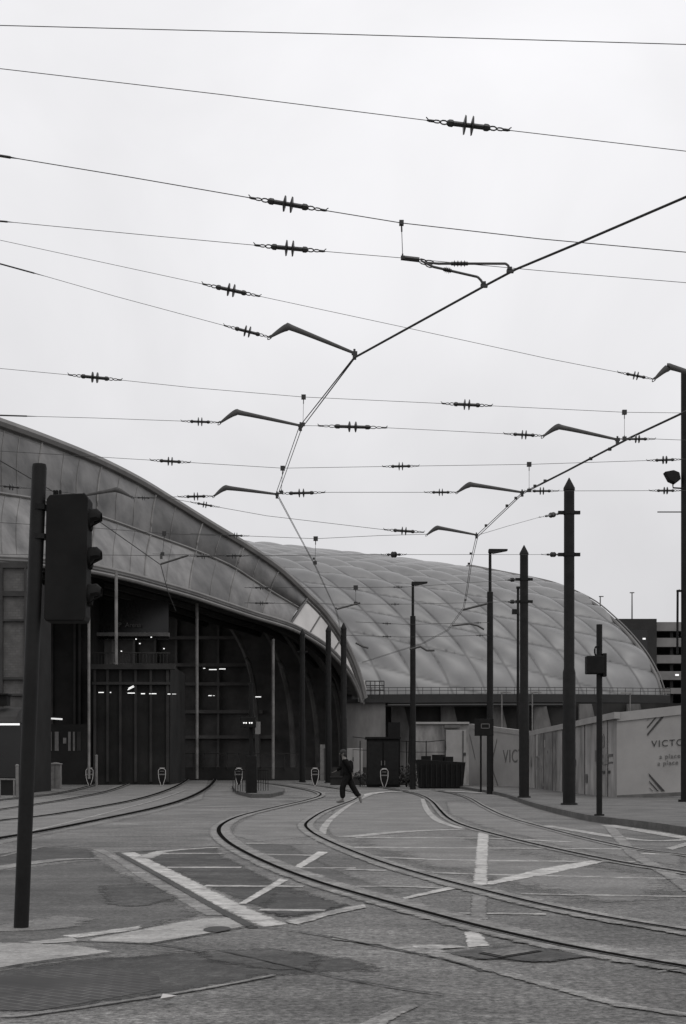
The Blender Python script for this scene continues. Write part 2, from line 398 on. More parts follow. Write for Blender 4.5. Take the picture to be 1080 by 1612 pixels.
# block paving + slabs (level 2)
sheet([(-60,1548),(60,1530),(140,1520),(250,1538),(255,1558),(60,1592),(-60,1590)], 'blocks', 2, 'block_paving', 'dark block paving at the lower left', 1)
sheet([(-60,1482),(0,1484),(120,1488),(178,1499),(60,1514),(0,1524),(-60,1530)], 'concrete_slab', 2, 'paving_slab', 'pale concrete slab at the left edge', 1)
sheet([(125,1482),(230,1462),(310,1447),(368,1444),(396,1457),(330,1470),(236,1486)], 'concrete_slab', 2, 'paving_slab', 'pale concrete slab in front of the box marking', 1)
sheet([(36,1484),(115,1476),(125,1483),(60,1487)], 'concrete_slab', 3, 'paving_slab', None, 1)
sheet([(92,1474),(222,1458),(225,1464),(120,1478)], 'paint_worn', 3, 'road_marking', 'broken white line by the post', 1)
sheet([(145,1337),(166,1337),(262,1390),(366,1441),(322,1442),(225,1387),(175,1352)], 'rail_bed', 2, 'paving_band', 'grey concrete band crossing towards the rails', 0.7)
sheet([(190,1343),(214,1342),(300,1384),(392,1430),(455,1456),(412,1461),(350,1432),(250,1376)], 'paint', 3, 'road_marking', 'broad pale diagonal of the box marking', 0.8)
line([(186,1344),(250,1379),(330,1425),(400,1462)], 0.08, 'crack', 4, 'drain_slot', 'dark slot beside the broad diagonal')
line([(178,1343),(280,1337),(345,1332)], 0.07, 'crack', 4, 'drain_slot', 'dark joint at the top of the box marking')
line([(0,1349),(75,1333),(150,1336)], 0.07, 'rail_bed', 3, 'paving_band', None)
line([(-60,1380),(0,1366),(90,1354),(155,1352)], 0.30, 'rail_bed', 3, 'paving_band', 'pale band behind the leaning post', jag=.02)
# thin box lines, hatch lines
for pl, w in (([(222,1346),(270,1344),(355,1344)],.16), ([(262,1366),(380,1366)],.17), ([(322,1395),(478,1396)],.15), ([(408,1433),(512,1434)],.12),
              ([(225,1352),(262,1340),(345,1334)],.16), ([(385,1328),(470,1328),(500,1328)],.2), ([(400,1345),(500,1347)],.16), ([(455,1367),(560,1367)],.12),
              ([(500,1396),(620,1396),(720,1400)],.1), ([(545,1318),(640,1309),(730,1306)],.28), ([(560,1319),(760,1320),(900,1326)],.22), ([(530,1334),(700,1335),(980,1337)],.2),
              ([(585,1350),(760,1355),(1000,1357)],.17), ([(545,1369),(610,1371)],.14), ([(645,1373),(800,1378),(1080,1384)],.14), ([(700,1438),(860,1440)],.09), ([(820,1408),(1080,1412)],.08),
              ([(860,1300),(1000,1322),(1080,1322)],.2), ([(990,1344),(1080,1346)],.15)):
    line(pl, w*1.35, 'paint_worn', 3, jag=.02)
for q in (([(388,1424),(374,1424),(440,1384),(455,1386)]), ([(448,1374),(464,1374),(518,1342),(500,1341)]),
          ([(620,1417),(632,1418),(722,1399),(705,1397)]), ([(755,1392),(775,1394),(880,1374),(950,1358),(930,1355),(850,1368)])):
    sheet(q, 'paint', 4, 'road_marking', None, 0.7)
sheet([(445,1452),(540,1430),(575,1424),(578,1430),(520,1442),(470,1458)], 'paint_worn', 4, 'road_marking', None, 0.8)
sheet([(752,1311),(770,1311),(768,1394),(743,1396)], 'paint', 4, 'road_marking', 'broad worn white band crossing the tracks', 0.4)
sheet([(741,1408),(768,1412),(768,1450),(739,1446)], 'rail_bed', 3, 'road_marking', None, 0.5)
sheet([(730,1468),(755,1465),(772,1490),(735,1493)], 'paint', 2, 'road_marking', None, 1)
sheet([(948,1299),(966,1299),(1010,1345),(1075,1380),(1100,1400),(1085,1412),(1040,1378),(985,1346)], 'rail_bed', 4, 'road_marking', 'wide worn diagonal band at right', 0.6)
sheet([(1045,1336),(1095,1322),(1100,1327),(1058,1339)], 'paint_worn', 4, 'road_marking', None, .4)
line([(955,1299),(1010,1308),(1100,1323)], 0.35, 'paint_worn', 4)
line([(560,1257),(600,1248),(690,1246),(760,1249)], 0.5, 'paint', 3, label='pale line at the far side of the junction')
line([(503,1325),(512,1300),(530,1282),(560,1262),(590,1249)], 0.16, 'paint_worn', 3)
line([(665,1258),(672,1275),(690,1292),(728,1305)], 0.18, 'paint_worn', 3)
line([(-60,1328),(60,1306),(200,1272),(290,1245)], 0.08, 'paint_worn', 3)
sheet([(520,1472),(600,1482),(700,1488),(700,1497),(740,1512),(900,1557),(1000,1583),(1100,1598),(1100,1606),(960,1585),(800,1540),(700,1512),(600,1490),(520,1480)], 'rail_bed', 3, 'paving_band', 'pale edge band in front of the near rail', 1)
sheet([(545,1620),(620,1588),(655,1579),(662,1584),(620,1606),(600,1625)], 'rail_bed', 2, 'road_marking', None, 0.8)
sheet([(640,1488),(720,1489),(735,1493),(690,1496),(650,1494)], 'paint_worn', 4, 'road_marking', None, 0.8)
line([(400,1460),(470,1468),(560,1484),(700,1512),(760,1530)], 0.02, 'crack', 5, 'road_crack', None, jag=.015)
line([(250,1500),(330,1497),(400,1510),(520,1538),(640,1560),(700,1568)], 0.018, 'crack', 5, 'road_crack', None, jag=.02)
line([(0,1602),(60,1598),(300,1562),(432,1537)], 0.035, 'rail_bed', 5, 'paving_joint', None, jag=.008)
line([(120,1483),(236,1487),(320,1500)], 0.02, 'crack', 5, 'paving_joint', None, jag=.008)
line([(236,1487),(330,1471),(398,1458)], 0.02, 'crack', 5, 'paving_joint', None, jag=.008)
line([(0,1526),(60,1516),(178,1501)], 0.02, 'crack', 5, 'paving_joint', None, jag=.008)

sheet([(300,1498),(420,1492),(520,1505),(500,1530),(400,1528),(320,1515)], 'asphalt_dark', 1, 'asphalt_patch', None, 2, feather=.3)
sheet([(40,1450),(90,1440),(170,1446),(120,1462),(60,1466),(0,1470),(-60,1462)], 'asphalt_pale', 1.5, 'asphalt_patch', None, 2, feather=.3)
sheet([(150,1395),(240,1390),(290,1415),(230,1430),(160,1425)], 'asphalt_dark', 1.5, 'asphalt_patch', None, 2, feather=.5)
sheet([(430,1396),(520,1416),(556,1426),(440,1450),(400,1432)], 'asphalt_dark', 1.5, 'asphalt_patch', None, 2, feather=.2)
sheet([(530,1322),(720,1310),(790,1330),(940,1360),(1080,1384),(1080,1450),(960,1430),(800,1400),(640,1362)], 'asphalt_pale', .5, 'asphalt_patch', None, 2, feather=1.0)
# rails
def rail(px, label, bed=0.34, steel=0.05, groove=0.035, boff=0.0):
    gp_ = [G(*p) for p in px]
    d_ = (gp_[0]-gp_[1]); d_.z = 0; d_.normalize()
    ex = [gp_[0]+d_*k_ for k_ in (14, 9, 5, 2)] if abs(gp_[0].x) > 1.5 else []
    pts = catmull(ex+gp_, 10)
    struct(soft_strip(MB(), pts, bed, 5, 'rail_bed', 'rail_bed', boff, .02), 'pale concrete bed of the '+label)
    gmb = MB(); L, Rr = strip_pts(pts, steel+groove, 10); gmb.grid([L, Rr]); struct(gmb.build('rail_groove', 'groove'), 'dark groove of the '+label)
    smb = MB(); L, Rr = strip_pts(pts, steel*0.28, 11, (steel+groove)/2-steel*0.1); smb.grid([L, Rr])
    struct(smb.build('tram_rail', 'rail_steel'), label)
RA = [(1140,1535),(1080,1525),(975,1507),(870,1487),(760,1462),(680,1441),(585,1415),(500,1390),(430,1364),(380,1340),(354,1323),(344,1309),(350,1298),(372,1287),(405,1278),(445,1269),(485,1260),(503,1254),(502,1249),(480,1243),(440,1236),(400,1231)]
RB = [(1140,1478),(1080,1467),(960,1447),(850,1425),(760,1403),(680,1382),(600,1358),(540,1335),(503,1318),(486,1307),(481,1298),(492,1288),(512,1277),(542,1266),(561,1258),(566,1251),(545,1244),(500,1237),(460,1232)]
RC = [(1140,1386),(1080,1375),(965,1356),(865,1335),(790,1317),(730,1300),(705,1288),(692,1276),(680,1263),(665,1254),(640,1247),(600,1240)]
RD = [(1140,1358),(1080,1347),(990,1335),(890,1312),(800,1287),(765,1272),(740,1258),(715,1250),(680,1244)]
rail(RA, 'outer rail of the near curving track', bed=.40, steel=.04, groove=.04, boff=-.03)
rail(RB, 'inner rail of the near curving track', bed=.34, steel=.03, groove=.032)
rail(RC, 'left rail of the right hand track', bed=.26, steel=.04, groove=.04)
rail(RD, 'right rail of the right hand track', bed=.24, steel=.03, groove=.025)
for i, (q, wd) in enumerate((([(-60,1270),(0,1260),(90,1250),(150,1236),(172,1227)], .0), ([(-60,1284),(0,1275),(100,1260),(175,1245),(212,1231),(224,1226)], .0),
             ([(-60,1303),(0,1292),(100,1280),(225,1257),(280,1238),(298,1227)], .03), ([(-60,1331),(0,1320),(75,1307),(150,1292),(250,1271),(308,1252),(332,1237),(340,1227)], .05))):
    rail(q, ('farthest', 'second', 'third', 'nearest')[i]+' rail of the left hand tracks', bed=.3, steel=.07+wd, groove=.05+wd)

# inspection cover
cv = thing('inspection_cover', G(800,1502), 'square metal inspection cover set in the road in front of the near rail', 'manhole cover')
c4 = [G(752,1503,.013), G(790,1511,.013), G(856,1500,.013), G(815,1493,.013)]
mb = MB(); mb.add(c4, [(0, 1, 2, 3)]); mb.build('cover_frame', 'iron', cv)
ctr = sum(c4, Vector())/4
mb = MB(); mb.add([ctr+(p-ctr)*.88+Vector((0, 0, .004)) for p in c4], [(0, 1, 2, 3)]); mb.build('cover_plate', 'kerb_plate', cv)
sheet([(640,1492),(720,1497),(800,1487),(862,1494),(960,1505),(860,1518),(745,1512)], 'asphalt_dark', 4, 'asphalt_patch', 'dark filling round the inspection cover', 1)
mb = MB(); cc = G(342,1464, .007)
mb.add([cc+Vector((math.cos(a)*.085, math.sin(a)*.16, 0)) for a in [i*math.pi/8 for i in range(16)]], [tuple(range(16))])
tag(mb.build('valve_cover', 'iron'), 'small dark oval valve cover in the pale slab', 'valve cover')

# right pavement with kerb
kb = [(700,1237),(738,1244),(792,1254),(847,1273),(909,1289),(948,1296),(1025,1306),(1080,1315),(1150,1326)]
kp = catmull([G(*p) for p in kb], 6)
KH = 0.13
mb = MB()
rowa = []; rowb = []; rowc = []
for i, p in enumerate(kp):
    t = (kp[min(i+1, len(kp)-1)]-kp[max(i-1, 0)]).normalized(); n = Vector((-t.y, t.x, 0))
    if n.x < 0: n = -n
    rowa.append(Vector((p.x, p.y, gz(p.y)-.02))); rowb.append(Vector((p.x, p.y, gz(p.y)+KH))); q = p+n*.15; rowc.append(Vector((q.x, q.y, gz(q.y)+KH)))
mb.grid([rowa, rowb, rowc]); struct(mb.build('kerb', 'kerb'), 'dark kerb curving along the right pavement')
mb = MB(); far = []
for p in rowc: far.append(Vector((p.x+60, p.y+25, gz(p.y+25)+KH+.3)))
rows = []
for k in range(13):
    r = []
    for a, b in zip(rowc, far):
        q = a.lerp(b, (k/12)**1.6); q.z = gz(q.y)+KH+0.012*max(0, q.x-a.x-8); r.append(q)
    rows.append(r)
mb.grid(rows); struct(mb.build('pavement', 'pavement'), 'grey pavement on the right behind the kerb')
def pz(x, y): return gz(y)+KH

# traffic island
isl = [(365,1241),(372,1250),(395,1256),(425,1256),(446,1251),(448,1246),(425,1241),(390,1239)]
ip = [G(*p) for p in isl]
mb = MB(); mb.prism([Vector((p.x, p.y, p.z-.02)) for p in ip], (0, 0, .17)); struct(mb.build('traffic_island', 'kerb'), 'low kerbed traffic island')

# ---------------------------------------------------------------- poles
def pointed_pole(px, ybase, ytop, w, label, group, Y=None, bands=(), step=None, on_pave=False):
    if Y is None:
        b = G(px, ybase) if not on_pave else None
        if on_pave: Yy = (H-KH)*F/(ybase-HY); b = Vector(((px-540)*Yy/F, Yy, gz(Yy)+KH))
    else: b = P(px, 1225, Y); b.z = gz(Y)
    Y = b.y; top = H-(ytop-HY)*Y/F; r = w*Y/F/2
    t = thing('catenary_pole', b, label, 'pole', group)
    cone = r*2.4; hh = top-cone
    z1 = b.z+(hh-b.z)*0.42 if step is None else step
    rb = r*1.22
    m1 = MB(); m1.tube([(b.x, Y, b.z-.05), (b.x, Y, z1), (b.x, Y, z1+.12), (b.x, Y, hh)], [rb, rb, r*1.02, r], 20)
    m1.build('shaft', 'black_paint', t, smooth=True)
    m2 = MB(); m2.tube([(b.x, Y, hh), (b.x, Y, hh+.06), (b.x, Y, top-.03), (b.x, Y, top)], [r*1.1, r*1.1, r*.18, .01], 20); m2.build('pointed_cap', 'black_paint', t, smooth=True)
    m3 = MB(); m3.tube([(b.x, Y, b.z), (b.x, Y, b.z+.05)], [rb*1.35, rb*1.3], 20); m3.build('base_collar', 'black_paint', t, smooth=True)
    for yb in bands:
        z = H-(yb-HY)*Y/F
        m4 = MB(); m4.tube([(b.x, Y, z-.05), (b.x, Y, z+.05)], r*1.12, 20); m4.box((b.x-r*1.5, Y, z), (r*1.2, .08, .09)); m4.box((b.x+r*1.5, Y, z), (r*1.2, .08, .09)); m4.build('clamp_band', 'black_paint', t)
    return t, b
g1 = 'pointed black catenary poles'
pointed_pole(896, 1267, 752, 16.5, 'tallest pointed black pole, with two clamp bands, beside the white hoarding', g1, bands=(807, 873), on_pave=True)
pointed_pole(825, 1256, 858, 13, 'second pointed black pole, standing just left of the tallest one', g1, bands=(912, 947), on_pave=True)
pointed_pole(541, 0, 980, 9, 'pointed black pole directly behind the walking person', g1, Y=86)
pointed_pole(517, 0, 984, 8.5, 'pointed black pole just left of the one behind the walking person', g1, Y=90)
pointed_pole(476, 0, 990, 8, 'pointed black pole farthest left, seen against the dark arch', g1, Y=92, bands=(1026,))

# right edge pole with floodlight
Yr = 42.5; rx = (1080-540)*Yr/F
t = thing('mast', (rx, Yr, pz(0, Yr)), 'tall black mast cut by the right edge of the picture, carrying a floodlight', 'mast')
ztop = H-(583-HY)*Yr/F
mb = MB(); mb.tube([(rx, Yr, .1), (rx, Yr, 4.5), (rx, Yr, ztop)], [.155, .145, .15], 20); mb.build('shaft', 'black_paint', t, smooth=True)
mb = MB(); mb.tube([(rx, Yr, .1), (rx, Yr, .2)], .23, 20); mb.build('base_collar', 'black_paint', t, smooth=True)
fp = P(1058, 751, Yr-.1)
mb = MB(); mb.prism([fp+Vector(v) for v in ((-.24, -.12, .14), (.03, -.12, .19), (.2, -.12, .12), (.24, -.12, -.08), (.08, -.12, -.2), (-.1, -.12, -.12))], (0, .3, 0)); fl = mb.build('floodlight', 'black_paint', t, bevel=.02)
mb = MB(); mb.tube([fp+Vector((.02, 0, -.15)), fp+Vector((.03, 0, -.32)), fp+Vector((.35, 0, -.34))], .025, 8); mb.build('bracket', 'black_paint', fl)
z = P(1074, 945, Yr).z
mb = MB(); mb.tube([(rx-.19, Yr, z+.3), (rx-.25, Yr, z+.28), (rx-.26, Yr, z-1.6)], .035, 8); mb.box((rx-.21, Yr, z+.28), (.14, .08, .06)); mb.build('conduit', 'black_paint', t)
mb = MB(); q = P(1035, 806, Yr); mb.tube([q, P(1074, 806, Yr)], .018, 6); mb.build('side_arm', 'black_paint', t)

# lamp columns
def lamp(px, Y, ytop, yshoulder, armpx, w, wtop, label, cam=False, zb=None, arm_up=2):
    b = P(px, 1225, Y); b.z = gz(Y) if zb is None else zb
    t = thing('street_lamp', b, label, 'street lamp', 'street lamps')
    r = w*Y/F/2; rt = wtop*Y/F/2; zt = P(px, ytop, Y).z; zs = P(px, yshoulder, Y).z
    mb = MB(); mb.tube([(b.x, Y, b.z-.05), (b.x, Y, zs-.3), (b.x, Y, zs), (b.x, Y, zs+.02)], [r*1.12, r, r, rt], 14); mb.build('column', 'black_paint', t, smooth=True)
    mb = MB(); mb.tube([(b.x, Y, zs-.1), (b.x, Y, zt)], [rt*1.1, rt], 12); mb.build('upper_tube', 'black_paint', t, smooth=True)
    e = P(armpx, ytop-arm_up, Y)
    mb = MB(); mb.prism([(b.x-rt*1.2, Y-.12, zt-.05), (b.x+.15, Y-.14, zt-.1), (e.x, Y-.1, e.z-.03), (e.x, Y-.1, e.z+.04), (b.x-rt, Y-.12, zt+.1)], (0, .25, 0)); mb.build('lamp_head', 'black_paint', t, bevel=.015)
    mb = MB(); mb.box((b.x+r*.4, Y-r*1.02, b.z+1.1), (r*.9, .03, .7)); mb.build('service_door', 'black_matt', t)
    return t
lamp(771.5, 62, 868, 932, 799, 9.5, 4.5, 'tall black street lamp left of the second pointed pole')
lamp(650, 72, 919, 970, 673, 8.5, 4, 'tall black street lamp in the middle, in front of the cushion roof')
# thin camera column
Yc = 80; b = P(815.5, 1225, Yc); b.z = gz(Yc)
t = thing('camera_column', b, 'thin dark camera column just left of the second pointed pole', 'camera column')
mb = MB(); mb.tube([(b.x, Yc, b.z), (b.x, Yc, P(0, 925, Yc).z)], [.09, .07], 10); mb.build('column', 'black_paint', t, smooth=True)
q = P(811, 963, Yc-.2); mb = MB(); mb.box(q, (.34, .3, .26)); mb.tube([q, q+Vector((.2, .1, 0))], .05, 6); mb.build('camera', 'black_paint', t)
q = P(817, 925, Yc-.1); mb = MB(); mb.box(q, (.3, .12, .12)); mb.build('cap', 'black_paint', t)

# signal post on pavement
Ys = (H-KH)*F/(1284-HY)
b = P(943.5, 1284, Ys)
t = thing('signal_post', b, 'short black tram signal post with a box head in front of the hoarding', 'signal post')
mb = MB(); zt = P(0, 983, Ys).z; mb.tube([(b.x, Ys, b.z-.03), (b.x, Ys, zt)], 4.7*Ys/F, 16); mb.build('post', 'black_paint', t, smooth=True)
mb = MB(); mb.tube([(b.x, Ys, b.z), (b.x, Ys, b.z+.03)], 8*Ys/F, 16); mb.build('base_plate', 'black_matt', t)
q = P(936, 1047, Ys-.02); mb = MB(); mb.box(q, (.35, .26, .36)); hd = mb.build('signal_head', 'black_matt', t, bevel=.02)
mb = MB(); mb.box(P(951, 1047, Ys-.02), (.07, .2, .46)); mb.build('backing_plate', 'black_matt', hd)
mb = MB(); mb.tube(catmull([P(942, 1016, Ys-.07), P(937, 1020, Ys-.12), P(936.5, 1028, Ys-.12), P(939, 1034, Ys-.08)], 5), .018, 6); mb.build('cable_loop', 'black_matt', t)

# square sign on thin pole by lamp
Yg = 60; b = P(757, 1225, Yg); b.z = pz(0, Yg)
t = thing('sign_post', b, 'small dark rectangular sign on a thin post left of the tall lamp', 'road sign')
mb = MB(); mb.tube([(b.x, Yg, b.z), (b.x, Yg, P(0, 1132, Yg).z)], .04, 8); mb.build('post', 'black_matt', t)
mb = MB(); mb.box(P(762, 1145, Yg-.06), (.8, .04, .72)); sp = mb.build('sign_plate', 'black_matt', t, bevel=.01)
mb = MB(); c = P(764, 1143, Yg-.085); 
for dx, dz, w, h in ((0, .09, .36, .025), (0, -.09, .36, .025), (-.17, 0, .025, .2), (.17, 0, .025, .2)): mb.box(c+Vector((dx, 0, dz)), (w, .01, h))
mb.build('plate_outline', 'sign_grey', sp)

# ---------------------------------------------------------------- leaning traffic signal, left foreground
b = G(33, 1461); Yt = b.y
t = thing('traffic_signal', b, 'big dark traffic signal on a leaning post in the left foreground', 'traffic signal')
topp = P(62, 731, Yt)
mb = MB(); mb.tube([b+Vector((0, 0, -.03)), topp-Vector((0, 0, .02)), topp], [.0465, .0465, .042], 24); mb.build('post', 'black_paint', t, smooth=True)
hc = P(108, 880, Yt+.05); lean = R(1.2)
def hp(dx, dy, dz):
    return hc+Vector((dx+dz*math.tan(lean), dy, dz))
hw = .13; hh = .40
mb = MB(); mb.prism([hp(-hw+.01, -.09, -hh), hp(hw-.01, -.09, -hh), hp(hw, -.09, -hh+.03), hp(hw, -.09, hh-.03), hp(hw-.02, -.09, hh), hp(-hw+.02, -.09, hh-.01), hp(-hw, -.09, hh-.04), hp(-hw, -.09, -hh+.02)], (0, .18, 0))
head = mb.build('signal_head', 'black_matt', t, bevel=.008)
for k, pyc in enumerate((820, 880, 938)):
    c = P(137, pyc, Yt+.05)
    mb = MB(); n = 14; vs = []; fs = []
    for j, (dx, rr, cut) in enumerate(((-.01, .073, 0), (.03, .07, .01), (.065, .062, .03), (.092, .035, .035))):
        for i in range(n):
            a = R(-75)+R(330)*i/(n-1)-R(0)
            zz = math.sin(a+R(0))*rr
            vs.append(c+Vector((dx-(.045 if zz < -.02 and j > 1 else 0), math.cos(a)*rr, zz+cut*.5)))
    for j in range(3):
        for i in range(n-1): fs.append((j*n+i, j*n+i+1, (j+1)*n+i+1, (j+1)*n+i))
    mb.add(vs, fs); v = mb.build('visor', 'black_matt', head, smooth=True)
    sm = v.modifiers.new('thick', 'SOLIDIFY'); sm.thickness = .004
    mb = MB(); mb.tube([c+Vector((-.02, 0, 0)), c+Vector((.004, 0, 0)), c+Vector((.012, 0, 0))], [.072, .07, .03], 20); mb.build('lens', 'glass', head, smooth=True)
for pya in (797, 843):
    mb = MB(); mb.box((P(74, pya, Yt).x, Yt+.02, P(0, pya, Yt).z), (.12, .035, .02)); mb.tube([P(62, pya-2, Yt), P(62, pya+6, Yt)], .052, 16); mb.build('bracket', 'black_paint', t)
for x in (86, 90, 95): mb = MB(); mb.box(P(x, 776, Yt+.05), (.012, .03, .03)); mb.build('top_bolt', 'black_matt', head)

# ---------------------------------------------------------------- overhead wires
def on(pts, x, Yf):
    for a, b_ in zip(pts, pts[1:]):
        if a[0] <= x <= b_[0]: 
            k = (x-a[0])/(b_[0]-a[0]); return P(x, a[1]+(b_[1]-a[1])*k, Yf(x))
    return P(x, pts[-1][1], Yf(x))
def insulator(parent, p0, p1, big=1.0, side=Vector((0, 0, 1)), small=False):
    """two-disc strain insulator between p0 and p1 with link rings at both ends"""
    d = p1-p0; L = d.length; t = d.normalized(); s = (side-t*side.dot(t)).normalized()
    at = lambda k: p0+d*k
    mb = MB(); rb = min(.032, L*.042)*big
    mb.tube([at(.25), at(.27), at(.31), at(.32), at(.43), at(.44)], [rb*.8, rb*1.05, rb*1.05, rb*.75, rb*.75, rb], 8); mb.tube([at(.56), at(.57), at(.68), at(.69), at(.73), at(.75)], [rb, rb*.75, rb*.75, rb*1.05, rb*1.05, rb*.8], 8)
    mb.tube([at(.24), at(.76)], rb*.7, 8)
    dr = min(.08, L*.115)*big
    for k in (.455, .545):
        mb.tube([at(k-.02), at(k-.006), at(k+.010), at(k+.02)], [rb, dr, dr*.92, rb], 14)
    o = mb.build('insulator', 'insul', parent, smooth=False)
    lr = max(.0045, rb*.24)
    for e, sg in ((0, 1), (1, -1)):
        k = lambda x: at(e+sg*x)
        mb = MB(); mb.ring(k(.205), t, s, L*.085, rb*1.15, lr); mb.ring(k(.12), t, s, L*.08, rb*.8, lr)
        mb.tube([k(0), k(.03), k(.09)], [lr*.8, lr*1.6, lr*1.6], 6)
        if e == 0 or L > .5: mb.tube([k(.03), k(.03)+s*rb*.9-t*rb*sg], lr*.7, 5)
        mb.tube([k(.155), k(.17)], lr*1.5, 5)
        mb.build('shackle', 'insul', o)
def span(label, pts, Y, ins=(), r=None, fit=(), arms=(), drops=(), group='span wires over the junction', name='span_wire', turn=()):
    Yf = (lambda x: Y) if not callable(Y) else Y
    pts = list(pts)
    if pts[0][0] < -50:
        (xa_, ya_), (xb_, yb_) = pts[0], pts[1]; pts.insert(0, (xa_-900, ya_-(yb_-ya_)/(xb_-xa_)*900))
    if pts[-1][0] > 1100 and not any(a_[-1][0] > 1100 for a_ in arms):
        (xa_, ya_), (xb_, yb_) = pts[-2], pts[-1]; pts.append((xb_+900, yb_+(yb_-ya_)/(xb_-xa_)*900))
    pw = [P(x, y, Yf(x)) for x, y in pts]
    t = thing(name, pw[0], label, 'overhead wire', group)
    if r is None: r = max(.003, .38*pw[0].y/F)
    skip = [(a, c) for a, c in ins]+list((a, c) for a, c in turn)
    mb = MB()
    xs_ = sorted(set([p[0] for p in pts]))
    # wire runs, interrupted at insulators
    segs = []; cur = pts[0][0]
    for a, c in sorted(skip):
        if a > cur: segs.append((cur, a))
        cur = max(cur, c)
    if cur < pts[-1][0]: segs.append((cur, pts[-1][0]))
    gaps = [(a[0][0], a[-1][0]) if a[0][0] < a[-1][0] else (a[-1][0], a[0][0]) for a in arms]
    for a, c in segs:
        parts = [(a, c)]
        for ga, gc in gaps:
            nn = []
            for u, v in parts:
                if gc <= u or ga >= v: nn.append((u, v))
                else:
                    if u < ga: nn.append((u, ga))
                    if v > gc: nn.append((gc, v))
            parts = nn
        for u, v in parts:
            if v-u < 1: continue
            xx = [u]+[x for x in xs_ if u < x < v]+[v]
            mb = MB(); mb.tube([on(pts, x, Yf) for x in xx], r, 6); mb.build('wire', 'wire', t)
    for a, c in ins: insulator(t, on(pts, a, Yf), on(pts, c, Yf))
    for a, c in turn:
        p0 = on(pts, a, Yf); p1 = on(pts, c, Yf); m2 = MB(); m2.tube([p0, p0.lerp(p1, .2), p0.lerp(p1, .21), p0.lerp(p1, .8), p0.lerp(p1, .81), p1], [r, r*2, r*3.2, r*3.2, r*2, r], 8); m2.build('turnbuckle', 'insul', t)
    for arm in arms:
        q = [P(x, y, Yf(x)) for x, y in arm]; Ya = q[0].y
        cu = catmull([q[0], q[1], q[2], q[3]], 6); n = len(cu)
        th = .045*(1 if Ya < 22 else 1.1)
        rs = [th*(.25+.75*min(1, i/6)) if i < 9 else th*(1-.62*(i-9)/(n-10)) for i in range(n)]
        m2 = MB(); m2.tube(cu, rs, 10, flat=.55); ao = m2.build('pull_off_arm', 'arm_grey', t, smooth=True)
        e = cu[-1]; m3 = MB(); m3.box(e, (.07, .04, .04)); m3.box(e+Vector((0, 0, -.045)), (.045, .05, .06)); m3.tube([e+Vector((0, 0, -.03)), e+Vector((.0, 0, .05))], .014, 6); m3.build('clip', 'insul', ao)
        m3 = MB(); m3.ring(cu[0], (cu[0]-cu[2]), (0, 0, 1), .07, .04, .007); m3.build('end_eye', 'insul', ao)
    for d in drops:
        (x0, y0), (x1, y1) = d; a = P(x0, y0, Yf(x0)); c = P(x1, y1, Yf(x1)); k = a.y/F
        m2 = MB(); m2.tube([a, c], r*.8, 6); m2.box(a, (7*k, .05, 7*k)); m2.tube([a, a.lerp(c, .25)], r*1.8, 6); m2.box(c, (6*k, .05, 5*k)); m2.tube([c, c.lerp(a, .12)], r*1.8, 6); m2.build('dropper', 'insul', t)
    return t
span('topmost plain overhead wire across the top of the sky', [(-80,38),(0,40),(540,54),(1080,70),(1160,73)], 10)
span('second overhead wire from the top, with one long insulator at right', [(-80,99),(0,108),(350,149),(700,193),(800,205),(1080,238),(1160,248)], 11.2, ins=[(672,803)])
span('upper of the two wires joined by the longest dropper, insulator left of centre', [(-80,233),(0,245),(200,278),(455,322),(632,351),(850,376),(1080,397),(1160,404)], 14.2, ins=[(392,515)], turn=[(-30,28)], drops=[((632,351),(634,406))], r=.0045)
w4 = span('lower of the two wires joined by the longest dropper, carrying two steady rods', [(-80,341),(0,348),(250,372),(455,391),(632,406),(850,426),(1080,445),(1160,452)], 14.3, ins=[(400,512)], turn=[(-30,22)])
# steady rods to the near contact wire
def rod(parent, pts, Y, r, discs, Yend=None):
    q = [P(x, y, Y) for x, y in pts]; mb = MB(); mb.tube(q[:3], [r*.7, r, r], 8); mb.tube(q[2:], [r]*len(q[2:]), 8); o = mb.build('steady_rod', 'arm_grey', parent)
    m2 = MB()
    a, c = q[1], q[2]; d = c-a
    for k in discs: m2.tube([a+d*(k-.012), a+d*(k), a+d*(k+.012)], [r*1.2, r*2.6, r*1.2], 10)
    m2.tube([a+d*(min(discs)-.05), a+d*(max(discs)+.05)], r*1.5, 8)
    m2.build('insulator', 'insul', o)
    e = q[-1]; m3 = MB(); m3.box(e+Vector((0, 0, .0)), (.07, .04, .03)); m3.box(e+Vector((-.005, 0, .025)), (.045, .04, .03)); m3.build('clip', 'insul', o)
rod(w4, [(668,413),(690,415),(796,415),(800,418),(803,427)], 14.15, .013, (.24, .29, .34, .39))
rod(w4, [(662,410),(682,420),(752,436),(757,441),(762,450)], 14.15, .013, (.28, .32, .36))
mb = MB(); mb.tube([P(634, 406, 14.2), P(660, 409, 14.2)], .026, 8); mb.ring(P(666, 412, 14.2), (1, 0, -.3), (0, 0, 1), .09, .05, .007); mb.ring(P(676, 413, 14.2), (1, 0, -.1), (0, 0, 1), .09, .04, .007); mb.ring(P(674, 417, 14.2), (1, 0, -.5), (0, 0, 1), .08, .04, .007); mb.build('link', 'insul', w4)
span('thin wire slanting down right to the arm at the right edge', [(-80,361),(0,378),(180,417),(365,457),(640,516),(860,564),(1030,597),(1160,612)], 17.5, ins=[(318,410), (972,1030)], arms=[[(1030,597),(1050,580),(1064,580),(1160,612)]])
span('slanting wire ending in the topmost curved arm on the left', [(-80,394),(0,415),(72,435),(180,466),(355,513),(425,531),(560,558)], 17.3, ins=[(352,427)], turn=[(-20,72)], arms=[[(425,531),(450,516),(464,518),(558,556)]])
